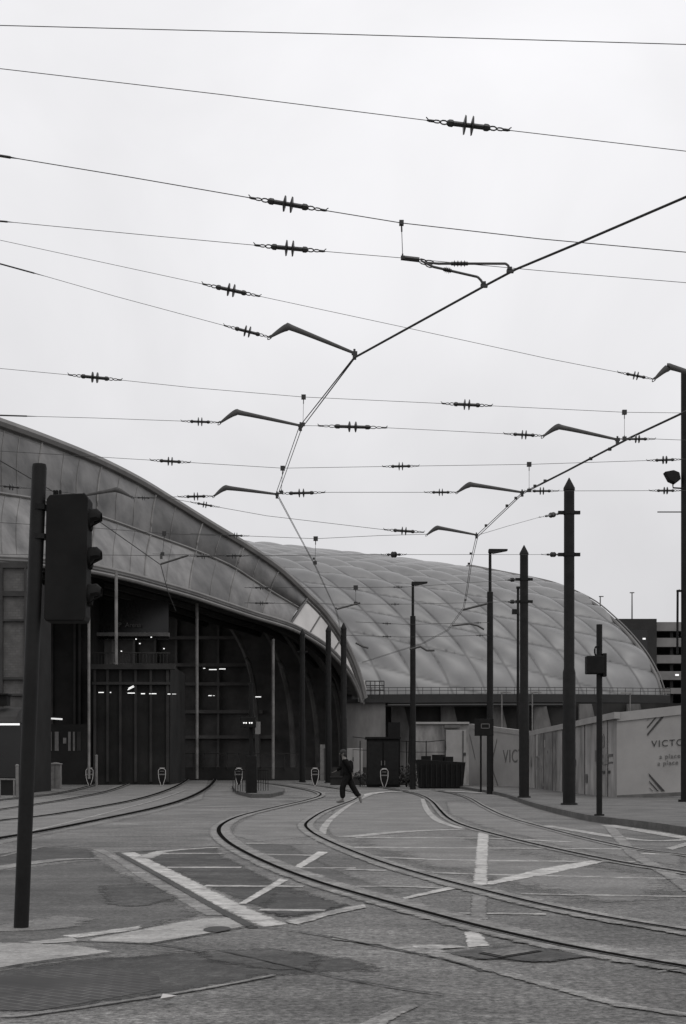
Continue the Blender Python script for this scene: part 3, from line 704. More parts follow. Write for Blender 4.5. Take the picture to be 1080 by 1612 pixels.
span('upper head span wire above the left and right curved arms', [(-80,574),(0,580),(150,594),(300,610),(478,625),(735,637),(983,649),(1160,651)], 21, ins=[(107,192), (695,775)], drops=[((478,625),(477,668)), ((983,649),(983,690))])
span('head span wire with a curved arm at left and another at right', [(-80,651),(0,654),(150,658),(345,665),(474,670),(560,671),(700,678),(855,686),(972,691),(1030,691),(1160,696)], 20.9,
     ins=[(285,345), (500,610), (793,857), (975,1032)], turn=[(-30,60)], arms=[[(346,666),(370,650),(384,651),(473,670)], [(855,687),(876,673),(890,674),(972,692)]])
span('wire crossing the roof top, one insulator left and one centre', [(-80,704),(0,710),(265,726),(445,737),(630,734),(833,731),(1050,724),(1160,720)], 25.6, ins=[(236,300), (602,660), (1018,1075)], drops=[((445,737),(443,775)), ((833,731),(833,772))])
span('head span wire with the two middle curved arms', [(230,783),(337,781),(436,777),(520,775),(722,775),(822,773),(1160,772)], 25.5, ins=[(280,337), (437,512), (668,720), (826,880), (1022,1074)],
     arms=[[(337,781),(353,769),(366,769),(436,778)], [(720,775),(737,764),(750,764),(822,775)]])
span('wire with a short curved arm just above the traffic signal', [(-80,757),(0,765),(60,770),(135,779),(208,783),(270,785),(420,812),(640,838)], 26.5, ins=[(-6,42), (208,244), (300,345), (604,668)],
     arms=[[(208,783),(187,772),(176,772),(132,780)]])
span('wire rising right to the tallest pointed pole', [(672,841),(750,843),(800,828),(850,814),(889,807)], lambda x: 30+14.2*(max(0, x-750)/139), ins=[(848,889)], arms=[[(672,842),(686,832),(697,832),(750,842)]])
span('wire from the arch to the tallest pole below its upper band', [(300,840),(370,843),(497,848),(600,843),(672,841)], 30, ins=[(350,392)], drops=[((497,848),(496,886))])
span('level wire running to the lower band of the tallest pole', [(240,872),(370,875),(620,873),(889,873)], lambda x: 36+8.2*(max(0, x-620)/269), ins=[(345,392), (600,640), (852,889)])
span('thin wire in front of the cushion roof ending at the second pole', [(385,925),(540,925),(640,924),(818,912)], lambda x: 45+10*(max(0, x-640)/178), ins=[(392,432), (613,640), (795,818)], drops=[((560,925),(560,950))])
span('thin wire below it, also ending at the second pole', [(385,949),(540,951),(640,951),(818,947)], lambda x: 45+10*(max(0, x-640)/178), ins=[(392,432), (610,634), (795,818)])
span('faint far wire low in front of the roof', [(560,979),(640,983),(770,980)], 56, ins=[(596,622), (742,762)])
span('faint farthest wire low in front of the roof', [(545,1000),(640,1003),(770,1000)], 60, ins=[(596,622), (745,766)])
span('wire over the canopy from the left track to the right', [(-80,818),(160,832),(260,840),(340,843)], 29.5, drops=[((259,840),(256,872))])
span('lower wire over the canopy above the left track', [(-80,872),(200,874),(345,876)], 35, ins=[(300,340)])
# contact wires
def contact(label, pts, Zc=6.0, twin=True, r=(.009, .007), off=.02, kk=(.25, .25, .3)):
    q = [P(x, y, (Zc-H)*F/(HY-y)) for x, y in pts]
    if pts[0][0] > 1100 or pts[0][0] < 0:
        q[0] = q[0]+(q[0]-q[1]).normalized()*14; q[0].z = Zc
    t = thing('contact_wire', q[0], label, 'contact wire', 'contact wires')
    for s in ((-1, 1) if twin else (0,)):
        pts2 = []
        for i, p in enumerate(q):
            d = (q[min(i+1, len(q)-1)]-q[max(i-1, 0)]); d.z = 0; d.normalize(); n = Vector((-d.y, d.x, 0)); k = kk[i] if i < len(kk) else 1
            pts2.append(p+n*(off*s*k)+Vector((0, 0, .012*s*k)))
        mb = MB(); mb.tube(pts2, [r[0] if kk[min(i, len(kk)-1)] < .5 and i < len(kk) else r[1] for i in range(len(q))], 8); mb.build('wire', 'wire', t)
    return t, q
t1, q1 = contact('thick twin contact wire bending down the middle of the sky', [(1180,266),(1080,310),(915,381),(812,424),(765,449),(558,563),(473,673),(436,778),(497,892),(530,963),(538,1000)], r=(.0085, .006), off=.017, kk=(.2, .2, .2, .2, .2, .25))
t2, q2 = contact('twin contact wire descending from the right mast to the lamps', [(1180,600),(1073,651),(994,688),(893,741),(822,777),(751,844),(741,888),(736,925),(730,957),(705,992),(665,1013),(620,1027),(570,1043)], r=(.011, .007), off=.016, kk=(.3, .3, .3, .3, .6))
t3, q3 = contact('contact wire slanting down behind the traffic signal', [(-60,688),(0,725),(100,783),(158,822),(253,889),(264,930),(277,962)], r=(.010, .010), twin=False)
for (tt, lst) in ((t2, ((960,708), (930,723), (858,758), (842,766), (812,785), (798,797), (765,828), (741,872), (738,888), (733,945))), (t1, ((496,888), (494,880), (529,958)))):
    for x, y in lst:
        Y = (6.0-H)*F/(HY-y); p = P(x, y, Y); mb = MB(); mb.box(p+Vector((0, 0, .01)), (.05, .04, .045)); mb.build('clamp', 'insul', tt)
mb = MB(); mb.tube([P(253, 888, 34), P(297, 874, 34)], .025, 6); mb.box(P(254, 876, 34), (.06, .05, .12)); mb.build('steady_rod', 'arm_grey', t3)
mb = MB(); mb.tube([P(530, 959, 44), P(567, 949, 44)], .03, 6); mb.build('steady_rod', 'arm_grey', t1)
for ar, Y in (([(729,960),(760,952),(768,950)], 43.5), ([(712,985),(740,982),(752,985),(762,991)], 50)):
    mb = MB(); mb.tube([P(x, y, Y) for x, y in ar], .035, 6); mb.build('steady_rod', 'arm_grey', t2)
mb = MB(); mb.tube([P(x, y, 62) for x, y in [(560,1012),(572,1018),(580,1020)]], .05, 6); mb.build('steady_rod', 'arm_grey', t2); mb = MB(); mb.tube([P(x, y, 62) for x, y in [(645,1022),(662,1018),(672,1024),(684,1024)]], .05, 6); mb.build('steady_rod', 'arm_grey', t2)

# ---------------------------------------------------------------- station canopy
def interp(pts, x):
    if x <= pts[0][0]: return pts[0][1]
    for a, b_ in zip(pts, pts[1:]):
        if x <= b_[0]: return a[1]+(b_[1]-a[1])*(x-a[0])/(b_[0]-a[0])
    return pts[-1][1]
U = [(-150,622),(-60,648),(0,668),(70,693),(150,725),(215,757),(270,790),(330,827),(390,863),(440,898),(480,935),(510,965),(535,1000),(553,1035),(565,1068),(573,1100)]
Mi = [(-150,750),(-60,765),(0,777),(60,787),(150,811),(235,841),(300,864),(360,889),(400,914),(435,936),(472,958)]
Lo = [(-150,874),(-60,878),(0,882),(60,885),(130,893),(190,905),(240,918),(300,935),(340,948),(400,968),(455,985),(490,1003),(520,1024),(545,1052),(560,1078),(569,1102)]
def Yc_(x): return 62+46*max(0, (x+150)/723)**1.25
def curve3(pts, dY, n=6):
    q = catmull([Vector((x, y, 0)) for x, y in pts], n)
    out = []
    for p in q:
        fade = min(1, max(0, (573-p.x)/330)); out.append(P(p.x, p.y, Yc_(p.x)+dY*fade))
    return out
def curvepx(pts, x, dY):
    fade = min(1, max(0, (573-x)/330)); return P(x, interp(pts, x), Yc_(x)+dY*fade)
base = P(573, 1218, 108); base.z = gz(108)
can = thing('station_canopy', base, 'huge curved metal clad station canopy sweeping down from the left', 'station canopy')
def smooth_interp(pts):
    q = catmull([Vector((x, y, 0)) for x, y in pts], 8); return [(p.x, p.y) for p in q]
Us, Ms, Ls = smooth_interp(U), smooth_interp(Mi), smooth_interp(Lo)
# join line (485,935)-(455,983) closes the clad rows
xsr = [-150+i*(455+150)/80 for i in range(81)]
def Mrow(x):
    return curvepx(Ms, x, 4.2)
def upx(x): # upper curve sampled so it ends at 485 when x ends at 455
    k = (x+150)/605; return -150+k*635
def grid_rows(f0, f1, n):
    rows = []
    for k in range(n+1):
        rows.append([f0(x).lerp(f1(x), k/n) for x in xsr])
    return rows
def bulge_rows(rows, amt):
    n = len(rows)-1
    for k, r in enumerate(rows):
        for i, p in enumerate(r):
            p.y -= amt*math.sin(math.pi*k/n)
    return rows
midend = Vector((470, 959, 0))
def Mpt(x):
    k = (x+150)/605; xx = -150+k*(620); y = interp(Ms, xx)
    fade = min(1, max(0, (573-xx)/330)); return P(xx, y, Yc_(xx)+4.2*fade)
Lpt = lambda x: curvepx(Ls, x, 0); Upt = lambda x: curvepx(Us, upx(x), 6.0)
mb = MB(); mb.grid(bulge_rows(grid_rows(Mpt, Upt, 8), .5)); up = mb.build('upper_cladding', 'clad_up', can, smooth=True)
mb = MB(); mb.grid(bulge_rows(grid_rows(Lpt, Mpt, 8), .6)); lowc = mb.build('lower_cladding', 'clad_low', can, smooth=True)
cuts = (-120, -35, 57, 146, 228, 298, 360, 412)
panel_tones(up, xsr, cuts, M['clad_up'], .3, 3); panel_tones(lowc, xsr, cuts, M['clad_low'], .3, 5)  # per-panel tones put differing reflections into the cladding colour
def seam_at(xl, f0, f1, parent, amt, r=.05):
    pts = []
    for k in range(9):
        p = f0(xl).lerp(f1(xl), k/8); p.y -= amt*math.sin(math.pi*k/8)+.03; pts.append(p)
    mb = MB(); mb.tube(pts, r, 6); mb.build('panel_seam', 'seam', parent)
for x in (-120, -35, 57, 146, 228, 298, 360, 412): 
    seam_at(x, Lpt, Mpt, lowc, .6, .055); seam_at(x, Mpt, Upt, up, .5, .055)
for x in (-80, 5, 28, 95, 118, 178, 205, 262, 330, 388): seam_at(x, Lpt, Mpt, lowc, .6, .018); seam_at(x-4, Mpt, Upt, up, .5, .018)
mb = MB(); mb.tube([Mpt(x)-Vector((0, .1, 0)) for x in xsr], .09, 6); mb.build('middle_trim', 'clad_trim', can)
# top edge trim: two tubes
uc = [curvepx(Us, -150+i*723/120, 6.0) for i in range(121)]
lc = [curvepx(Ls, -150+i*719/120, 0) for i in range(121)]
mb = MB(); mb.tube([p+Vector((0, -.1, .05)) for p in uc], [.30]*121, 8); mb.build('top_rim', 'clad_trim', can, smooth=True)
mb = MB(); mb.tube([p+Vector((-.05, -.3, -.42)) for p in uc], [.12]*121, 6); mb.build('top_gutter', 'clad_trim_dark', can)
mb = MB(); mb.tube([p+Vector((0, -.12, .16)) for p in lc], .13, 8); mb.build('lower_rim', 'clad_trim', can, smooth=True)
mb = MB(); mb.tube([p+Vector((0, -.16, -.18)) for p in lc], .12, 8); mb.build('lower_rim', 'clad_trim', can, smooth=True)
mb = MB(); mb.tube([p+Vector((0, .0, 0)) for p in lc], .16, 8); mb.build('lower_gutter', 'clad_trim_dark', can)
# white gable end
rows = []
for k in range(7):
    r = []
    for i in range(31):
        a = i/30
        lo = curvepx(Ls, 455+a*114, 0); hi = curvepx(Us, 485+a*88, 6.0); r.append(lo.lerp(hi, k/6))
    rows.append(r)
mb = MB(); mb.grid(rows); ga = mb.build('gable_panel', 'gable', can, smooth=True)
for a in (.0, .28, .62):
    i = int(a*30); mb = MB(); mb.tube([rows[k][i]-Vector((0, .06, 0)) for k in range(7)], .06 if a else .12, 6); mb.build('panel_seam', 'clad_trim_dark', ga)
# foot
mb = MB(); mb.prism([P(562, 1078, 107.8), P(574, 1070, 107.8), P(577, 1085, 107.8), P(573, 1104, 107.8), P(564, 1104, 107.8)], (0, .8, 0)); mb.build('foot', 'gable', can)
# roof shell going back from the top rim
back = Vector((-6, 34, -.5))
rows = [[p+back*(k/6)*min(1, max(.03, (120-i)/75)) for i, p in enumerate(uc)] for k in range(7)]
mb = MB(); mb.grid(rows); mb.build('roof_shell', 'shell_in', can, smooth=True)
# soffit / inner ribs
for k in range(1, 6):
    bk = Vector((-1.2*k, 6.2*k, 0.35*k))
    mb = MB(); mb.tube([p+bk+Vector((0, 0, .35)) for p in lc[::2]], [.28]*61, 6); mb.build('rib', 'rib', can, smooth=True)
rows = [[p+Vector((-1.2*k, 6.2*k, .35*k+.5 if k else .05)) for i, p in enumerate(lc)] for k in range(6)]
mb = MB(); mb.grid(rows); mb.build('soffit', 'shell_in', can, smooth=True)
for x, y0, y1, Y, w in ((183, 900, 1046, 76, 5), (310, 950, 1226, 90, 5), (430, 1006, 1226, 98, 4.5), (140, 945, 1226, 68, 4.5)):
    a = P(x, y0, Y); c = P(x, y1, Y); c.z = max(c.z, gz(Y)) if y1 > 1200 else c.z
    mb = MB(); mb.tube([c, a], w*Y/F/2, 12); mb.build('column', 'col_light', can, smooth=True)

# station building behind/below the canopy
bs = P(350, 1218, 118); bs.z = gz(118)
stn = thing('station_building', bs, 'dark station building with glazed storeys under the canopy', 'station building')
Yf = 118
q = [P(x, interp(Lo, x)-6, Yf) for x in range(40, 560, 20)]+[P(566, 1100, Yf)]
poly = [Vector((q[0].x-9, Yf, 0)), Vector((q[-1].x, Yf, 0))]+[Vector((p.x, Yf, p.z)) for p in reversed(q)]+[Vector((q[0].x-9, Yf, q[0].z))]
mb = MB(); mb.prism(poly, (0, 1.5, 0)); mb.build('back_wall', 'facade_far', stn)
for i, yb in enumerate((1003, 1046, 1076, 1120, 1160)):
    z = P(0, yb, Yf-1).z; mb = MB(); xr_ = 372+(yb-1000)*.35; mb.box(((P(40, 0, Yf).x+P(xr_, 0, Yf).x)/2, Yf-.3, z), (P(xr_, 0, Yf).x-P(40, 0, Yf).x, .6, .28)); mb.build('floor_band', 'facade_far2', stn)
for i in range(9):
    x = P(80+i*33, 0, Yf).x; zt_ = P(0, interp(Lo, 80+i*33), Yf).z; mb = MB(); mb.box((x, Yf-.2, zt_/2), (.2, .4, zt_)); mb.build('mullion', 'facade_far2', stn)
mb = MB()
x0, x1 = P(350, 0, 108).x, P(440, 0, 108).x
# front unit (concourse) closer
Yu = 84
un = MB(); xa, xb = P(146, 0, Yu).x, P(268, 0, Yu).x
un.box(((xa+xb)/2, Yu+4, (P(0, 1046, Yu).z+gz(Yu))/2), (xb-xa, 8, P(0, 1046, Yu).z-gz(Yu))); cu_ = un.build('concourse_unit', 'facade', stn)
mb = MB(); mb.box(((xa+xb)/2, Yu-.1, P(0, 1050, Yu).z), (xb-xa+.6, .5, .3)); mb.build('fascia', 'facade2', cu_)
mb = MB(); mb.box(((xa+xb)/2, Yu-.1, P(0, 1076, Yu).z), (xb-xa, .3, .16)); mb.build('transom', 'facade2', cu_)
for x in (150, 170, 190, 214, 238, 264):
    mb = MB(); mb.box((P(x, 0, Yu).x, Yu-.08, (P(0, 1052, Yu).z+.5)/2), (.14, .2, P(0, 1052, Yu).z-.5)); mb.build('mullion', 'facade2', cu_)
mb = MB(); 
for i in range(22):
    mb.box((P(150+i*5.4, 0, Yu).x, Yu-.1, P(0, 1037, Yu).z), (.03, .03, .75))
mb.box(((xa+xb)/2, Yu-.1, P(0, 1028, Yu).z), (xb-xa, .06, .06)); mb.build('balustrade', 'facade2', cu_)
# upper dark screen with sign
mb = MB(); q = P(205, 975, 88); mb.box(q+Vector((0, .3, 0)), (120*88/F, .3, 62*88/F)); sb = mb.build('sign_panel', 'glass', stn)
mb = MB(); q = P(207, 999, 87.4); mb.box(q, (118*88/F, .5, .22)); mb.build('ledge', 'sign_grey', stn)
text_mesh('lettering', 'P  Arena', .40, P(186, 987, 87.7), (1, 0, 0), (0, 0, 1), 'ink_mid', sb)
# tram platform along the back
mb = MB(); mb.box((P(330, 0, 104).x, 104, gz(104)+.45), (26, 6, .9)); pf = mb.build('platform', 'wall_dark', stn)
for x in range(160, 470, 18):
    mb = MB(); p = P(x, 0, 100.8); mb.box((p.x, 100.9, gz(101)+1.35), (.06, .06, 1.1)); mb.build('railing_post', 'facade2', pf)
mb = MB(); mb.box((P(315, 0, 100.8).x, 100.9, gz(101)+1.9), (310*100.8/F, .06, .06)); mb.build('rail_top', 'facade2', pf)

for cv_, Y in (([(377, 938), (405, 975), (431, 1018), (450, 1075), (459, 1140), (462, 1226)], 112), ([(428, 975), (462, 1018), (486, 1072), (498, 1140), (502, 1226)], 113), ([(478, 1000), (508, 1040), (528, 1090), (536, 1150), (538, 1226)], 114),
              ([(330, 950), (362, 985), (388, 1035), (402, 1100), (408, 1226)], 115)):
    mb = MB(); mb.tube(catmull([P(x, y, Y) for x, y in cv_], 5), .22, 6); mb.build('curved_rib', 'facade_far2', stn, smooth=True)
# strip lights
def glow(px0, px1, py, Y, label, h=1.4, m='light', slope=0, name='strip_light', cat='light', grp='lit strip lights inside the station'):
    h *= .8; a = P(px0, py, Y); c = P(px1, py+slope, Y); k = Y/F*h/2
    t = thing(name, (a+c)/2, label, cat, grp)
    mb = MB(); mb.prism([a+Vector((0, 0, -k)), c+Vector((0, 0, -k)), c+Vector((0, 0, k)), a+Vector((0, 0, k))], (0, .08, 0)); mb.build('tube', m, t)
    mb = MB(); mb.prism([a+Vector((-.04, .082, k*.4)), c+Vector((.04, .082, k*.4)), c+Vector((.04, .082, k*1.6+.05)), a+Vector((-.04, .082, k*1.6+.05))], (0, .1, 0)); mb.build('housing', 'facade', t)
YL = 83.2
glow(155, 163, 1090, YL, 'lit strip light at the left end of the row over the concourse')
glow(173, 174.6, 1090, YL, 'tiny lit spot right of the leftmost strip light', 1.6)
glow(201, 212, 1091, YL, 'longest lit strip light under the slanting pair')
glow(201, 211, 1086, YL, 'lower of the two slanting lit tubes', 1.1, slope=-5)
glow(202, 210, 1083.5, YL, 'upper of the two slanting lit tubes', 1.1, slope=-4)
glow(222, 228, 1092, YL, 'short lit strip just right of the longest strip light', 1.6)
glow(235, 237, 1092, YL, 'first of the two small lit spots left of the right group', 1.3)
glow(238.5, 246, 1092, YL, 'second short lit strip before the column', 1.3)
glow(264, 268, 1092.5, YL, 'short lit strip at the right end of the concourse unit', 1.3)
glow(271, 277, 1092.5, YL, 'faint lit strip right beside the concourse end', 1, 'light_dim')
glow(320, 323, 1052, 96, 'small lit spot right of the second column, high up', 1.3)
glow(329, 341, 1054, 96, 'lit strip between the columns, high up, lower of two', 1.4)
glow(345, 355, 1053, 96, 'lit strip between the columns, high up, farthest right', 1.4)
glow(328, 333, 1095, 96, 'lit strip low right of the second column', 1.3)
glow(335, 338, 1095, 96, 'faint spot low right of the second column', 1, 'light_dim')
glow(402, 411, 1097, 96, 'short lit strip above the island signal', 1.3)
for i, (x, y, lb) in enumerate(((191,1025,'round spot light at the foot of the first column'), (258,1021,'round spot light right of the ledge'), (214,1006,'spot light just below the ledge'), (238,1003,'spot light at the ledge, right'), (220,1013,'faint spot lights under the ledge'))):
    glow(x-.9, x+.9, y, 83, lb, 1.6, name='spot_light', grp='spot lights on the station front')

# ---------------------------------------------------------------- brick building left
Yb = 63
b = P(-20, 1218, Yb); b.z = gz(Yb)
bb = thing('brick_building', b, 'pale brick building with dark stone bands at the left edge', 'building')
xa, xb = P(-160, 0, Yb).x, P(43, 0, Yb).x; zt = P(0, 893, Yb).z
mb = MB(); mb.box(((xa+xb)/2, Yb+.25, (zt+b.z)/2), (xb-xa, .5, zt-b.z)); mb.build('wall', 'brick', bb)
mb = MB(); mb.box(((xa+xb)/2-.1, Yb+3.3, (zt+b.z)/2-.1), (xb-xa-.2, 5.6, zt-b.z-.2)); mb.build('rear_block', 'facade', bb)
mb = MB(); 
for yb in (882, 931, 973, 1069, 1094):
    pass
for yb, th in ((890, 9), (935, 8), (977, 3), (1068, 4), (1094, 3)):
    m2 = MB(); m2.box(((xa+xb)/2, Yb-.05, P(0, yb, Yb).z), (xb-xa+.1, .16, th*Yb/F)); m2.build('stone_band', 'stone_dark', bb)
for x, w in ((3, 5), (41, 3), (-50, 6), (-100, 6)):
    m2 = MB(); m2.box((P(x, 0, Yb).x, Yb-.07, (zt+b.z)/2), (w*Yb/F, .2, zt-b.z-.05)); m2.build('pilaster', 'stone_dark', bb)
# drain pipe/edge strip + rear dark wing between brick and concourse
mb = MB(); xc, xd = P(30, 0, 86).x, P(147, 0, 86).x
mb.box(((xc+xd)/2, 88, (P(0, 900, 86).z)/2), (xd-xc, 4, P(0, 900, 86).z)); wg = mb.build('rear_wing', 'facade', bb)
for x in (70, 82, 118, 126):
    m2 = MB(); m2.box((P(x, 0, 86).x, 85.95, 6), (.14, .2, 11)); m2.build('mullion', 'facade2', wg)
# kiosk with lit strip
Yk = 60; b = P(10, 1225, Yk); b.z = gz(Yk)
ks = thing('kiosk', b, 'dark kiosk with a rounded awning and a lit strip at the left edge', 'kiosk')
xa, xb = P(-90, 0, Yk).x, P(33, 0, Yk).x
mb = MB(); mb.box(((xa+xb)/2, Yk+1.2, (P(0, 1141, Yk).z+b.z)/2), (xb-xa, 2.4, P(0, 1141, Yk).z-b.z)); mb.build('body', 'facade', ks)
pr = [(Yk-.2, 1137), (Yk-.1, 1128), (Yk+.2, 1120), (Yk+.8, 1113), (Yk+1.6, 1111), (Yk+2.4, 1111)]
mb = MB(); mb.prism([Vector((xa, y, P(0, p, Yk).z)) for y, p in pr]+[Vector((xa, Yk+2.4, P(0, 1137, Yk).z))], (xb-xa-.15, 0, 0)); mb.build('awning', 'stone_dark', ks)
mb = MB(); mb.box((P(17, 0, Yk).x, Yk-.25, P(0, 1140.5, Yk).z), (32*Yk/F, .06, 3.2*Yk/F)); mb.build('lit_strip', 'light_dim', ks)
mb = MB(); mb.box((P(2, 0, Yk).x, Yk+.3, P(0, 1102, Yk).z), (18*Yk/F, .6, 16*Yk/F)); mb.box((P(2, 0, Yk).x, Yk+.3, P(0, 1093, Yk).z), (22*Yk/F, .8, 2.5*Yk/F)); mb.build('roof_unit', 'black_matt', ks)
mb = MB(); mb.box((P(10, 0, Yk).x, Yk-.08, 1.9), (1.4, .1, 2.2)); mb.box((P(-25, 0, Yk).x, Yk-.08, 1.9), (1.2, .1, 2.2)); mb.build('shutter', 'glass', ks)
glow(72, 98, 1130.5, 83.9, 'wide bright tilted strip light between the post and the signal head', 3, 'light_dim', slope=1.6)
glow(56, 67, 1141, 83.9, 'pair of tiny spots by the leaning post', 1.2, 'light_dim')
# shop window with figures-like light panels behind
Yw = 84.5; b = P(105, 1225, Yw); b.z = gz(Yw)
sw = thing('shop_window', b, 'dim shop window with pale vertical posters left of the first marker bollard', 'shop front')
mb = MB(); mb.box((P(105, 0, Yw).x, Yw+.3, (P(0, 1140, Yw).z+b.z)/2), (3.0, .8, P(0, 1140, Yw).z-b.z)); mb.build('frame', 'facade', sw)
for x, w, m in ((80, 4, 'sign_grey'), (90, 6, 'sign_grey'), (110, 4, 'sign_grey'), (117, 3, 'sign_grey'), (125, 6, 'facade2')):
    mb = MB(); mb.box((P(x, 0, Yw).x, Yw-.12, P(0, 1167, Yw).z), (w*Yw/F, .04, 30*Yw/F)); mb.build('poster', m, sw)
mb = MB(); mb.box((P(102.5, 0, Yw).x, Yw-.12, P(0, 1166, Yw).z), (5*Yw/F, .04, 9*Yw/F)); mb.build('notice', 'cabinet', sw)

# ---------------------------------------------------------------- cushion roof (ETFE)
B = Vector((-.5, .866, 0))
S1 = P(1042, 1101, 118); S0 = P(555, 1101, 112)
rimpx = [(1042,1101),(1036,1080),(1028,1060),(1012,1032),(988,1002),(962,976),(932,951),(900,934),(870,922),(840,914),(790,904),(735,893)]
prof = []
for x, y in rimpx:
    k = (x-540)/F
    s = (S1.x-k*S1.y)/(k*B.y-B.x) if abs(k*B.y-B.x) > 1e-6 else 0
    Y = S1.y+B.y*s; prof.append((s, H-(y-HY)*Y/F-S1.z))
prof[0] = (0, 0)
Ssum = prof[-1][0]
pc = catmull([Vector((a, b_, 0)) for a, b_ in prof], 8)
# continue past the crest and down the far side
crest = pc[-1]
far_ = [Vector((crest.x+(crest.x-p.x)*.8, p.y if i else p.y, 0)) for i, p in enumerate(reversed(pc))]
full = pc+far_[1:]
cum = [0]
for a, b_ in zip(full, full[1:]): cum.append(cum[-1]+(b_-a).length)
def profat(v):
    d = v*cum[-1]
    for i in range(len(cum)-1):
        if d <= cum[i+1]:
            k = (d-cum[i])/(cum[i+1]-cum[i]+1e-9); return full[i].lerp(full[i+1], k), (full[i+1]-full[i]).normalized()
    return full[-1], (full[-1]-full[-2]).normalized()
b = S0.copy(); b.z = gz(112)
dome = thing('cushion_roof', b, 'long pale quilted air cushion roof bulging behind the lamps', 'roof')
U0, NU, NV = .0, 420, 200
us = [U0+(1-U0)*i/NU for i in range(NU+1)]
def hz_(u): return (1+.155*(1-u)) if u > 0 else 1.155+.05*(-u)
def base_at(u):
    p = S0.lerp(S1, u); bow = 4*u*(1-u) if 0 < u < 1 else 0
    return p+Vector((0, -1.2*bow, 0))
profs = [profat(.62*j/NV) for j in range(NV+1)]
rows = []; seamv = []
UN = 10.0
for j in range(NV+1):
    pp, tt = profs[j]; v = .62*j/NV; row = []
    for u in us:
        u = u-.12*(1-u)*sst(.02, .5, j/NV)
        h = hz_(u); base_ = base_at(u)
        p = base_+B*pp.x+Vector((0, 0, pp.y*h))
        nrm = Vector((-B.x*tt.y, -B.y*tt.y, tt.x)).normalized()
        vv = v/.62
        # diamonds: two diagonal families in surface coordinates; cushions bulge between them
        a = vv*11.5+u*2.2; c = u*9.5+vv*2.6
        fa = abs(2*(a % 1)-1); fc = abs(2*(c % 1)-1)
        q = (1-fa**2.2)*(1-fc**2.2); seamv.append(1-max(fa, fc))
        edge = min(1, vv*9); 
        p = p+nrm*(.45*q*edge*(1-.6*sst(.45, .85, vv)))
        row.append(p)
    rows.append(row)
mb = MB(); mb.grid(rows); o = mb.build('cushions', 'foil', dome, smooth=True, recalc=False)
at_ = o.data.attributes.new('tone', 'FLOAT', 'POINT')
for i_, q_ in enumerate(seamv): at_.data[i_].value = .5+.5*sst(.02, .12, q_)
nt = M['foil'].node_tree; b_ = nt.nodes['Principled BSDF']; l_ = b_.inputs['Base Color'].links[0].from_socket
an = nt.nodes.new('ShaderNodeAttribute'); an.attribute_name = 'tone'; mx = nt.nodes.new('ShaderNodeMix'); mx.data_type = 'RGBA'; mx.blend_type = 'MULTIPLY'; mx.inputs[0].default_value = 1
nt.links.new(l_, mx.inputs[6]); nt.links.new(an.outputs['Fac'], mx.inputs[7]); nt.links.new(mx.outputs[2], b_.inputs['Base Color']); nt.links.new(an.outputs['Fac'], b_.inputs['Coat Weight'])
bm = bmesh.new(); bm.from_mesh(o.data)
avg = sum((f.normal.z for f in bm.faces))
if avg < 0: bmesh.ops.reverse_faces(bm, faces=bm.faces)
bm.to_mesh(o.data); bm.free()
for p in o.data.polygons: p.use_smooth = True
# rim arch
rim = [base_at(1)+B*profat(v/200*1.0)[0].x+Vector((.0, 0, profat(v/200*1.0)[0].y)) for v in range(0, 200)]
mb = MB(); mb.tube([p+Vector((.1, 0, .1)) for p in rim], .16, 8); mb.build('rim_arch', 'rim', dome, smooth=True)
mb = MB(); mb.tube([p+Vector((.42, .2, .25)) for p in rim], .06, 6); mb.build('rim_cable', 'rim', dome, smooth=True)
# end wall closing the barrel
mb = MB(); n = len(rim); mb.add([p+Vector((-.3, .2, -.1)) for p in rim]+[Vector((p.x-.3, p.y+.2, S1.z-.5)) for p in rim], [(i, i+1, n+i+1, n+i) for i in range(n-1)]); mb.build('end_wall', 'foil_beam', dome)
# base beam
bp0 = [base_at(-.02+k/40*1.04) for k in range(41)]
mb = MB(); mb.grid([[p+Vector((0, -.7, .35)) for p in bp0], [p+Vector((0, -.9, .3)) for p in bp0], [p+Vector((0, -.9, -.35)) for p in bp0], [p+Vector((0, .5, -.35)) for p in bp0]]); mb.build('edge_beam', 'foil_beam', dome)
mb = MB(); mb.tube([p+Vector((0, -1.0, -.55)) for p in bp0], .12, 6); mb.tube([p+Vector((0, -.95, .6)) for p in bp0], .02, 5)
for i in range(0, 41, 1): mb.tube([bp0[i]+Vector((0, -.95, .3)), bp0[i]+Vector((0, -.95, .85))], .02, 5)
mb.tube([p+Vector((0, -.95, .85)) for p in bp0], .025, 5)
mb.build('walkway_rail', 'foil_beam', dome)

# viaduct wall beneath roof
b = P(800, 1225, 113); b.z = gz(113)
vw = thing('viaduct_wall', b, 'dark stained viaduct wall with pale buttresses under the cushion roof', 'wall')
mb = MB(); top = P(0, 1106, 113).z
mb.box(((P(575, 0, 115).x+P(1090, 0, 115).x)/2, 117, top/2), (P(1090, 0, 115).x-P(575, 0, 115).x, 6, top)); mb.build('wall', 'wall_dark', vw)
for x in (628, 706, 782, 852, 924, 1000):
    q = P(x, 0, 113.4); w = 1.1
    mb = MB(); mb.prism([(q.x-w*.55, 113.4, P(0, 1108, 113.4).z), (q.x+w*.35, 113.4, P(0, 1108, 113.4).z), (q.x+w*.75, 113.4, P(0, 1146, 113.4).z), (q.x+w*.6, 113.4, .5), (q.x-w*.5, 113.4, .5), (q.x-w*.55, 113.4, P(0, 1140, 113.4).z)], (0, .58, 0)); mb.build('buttress', 'buttress', vw)
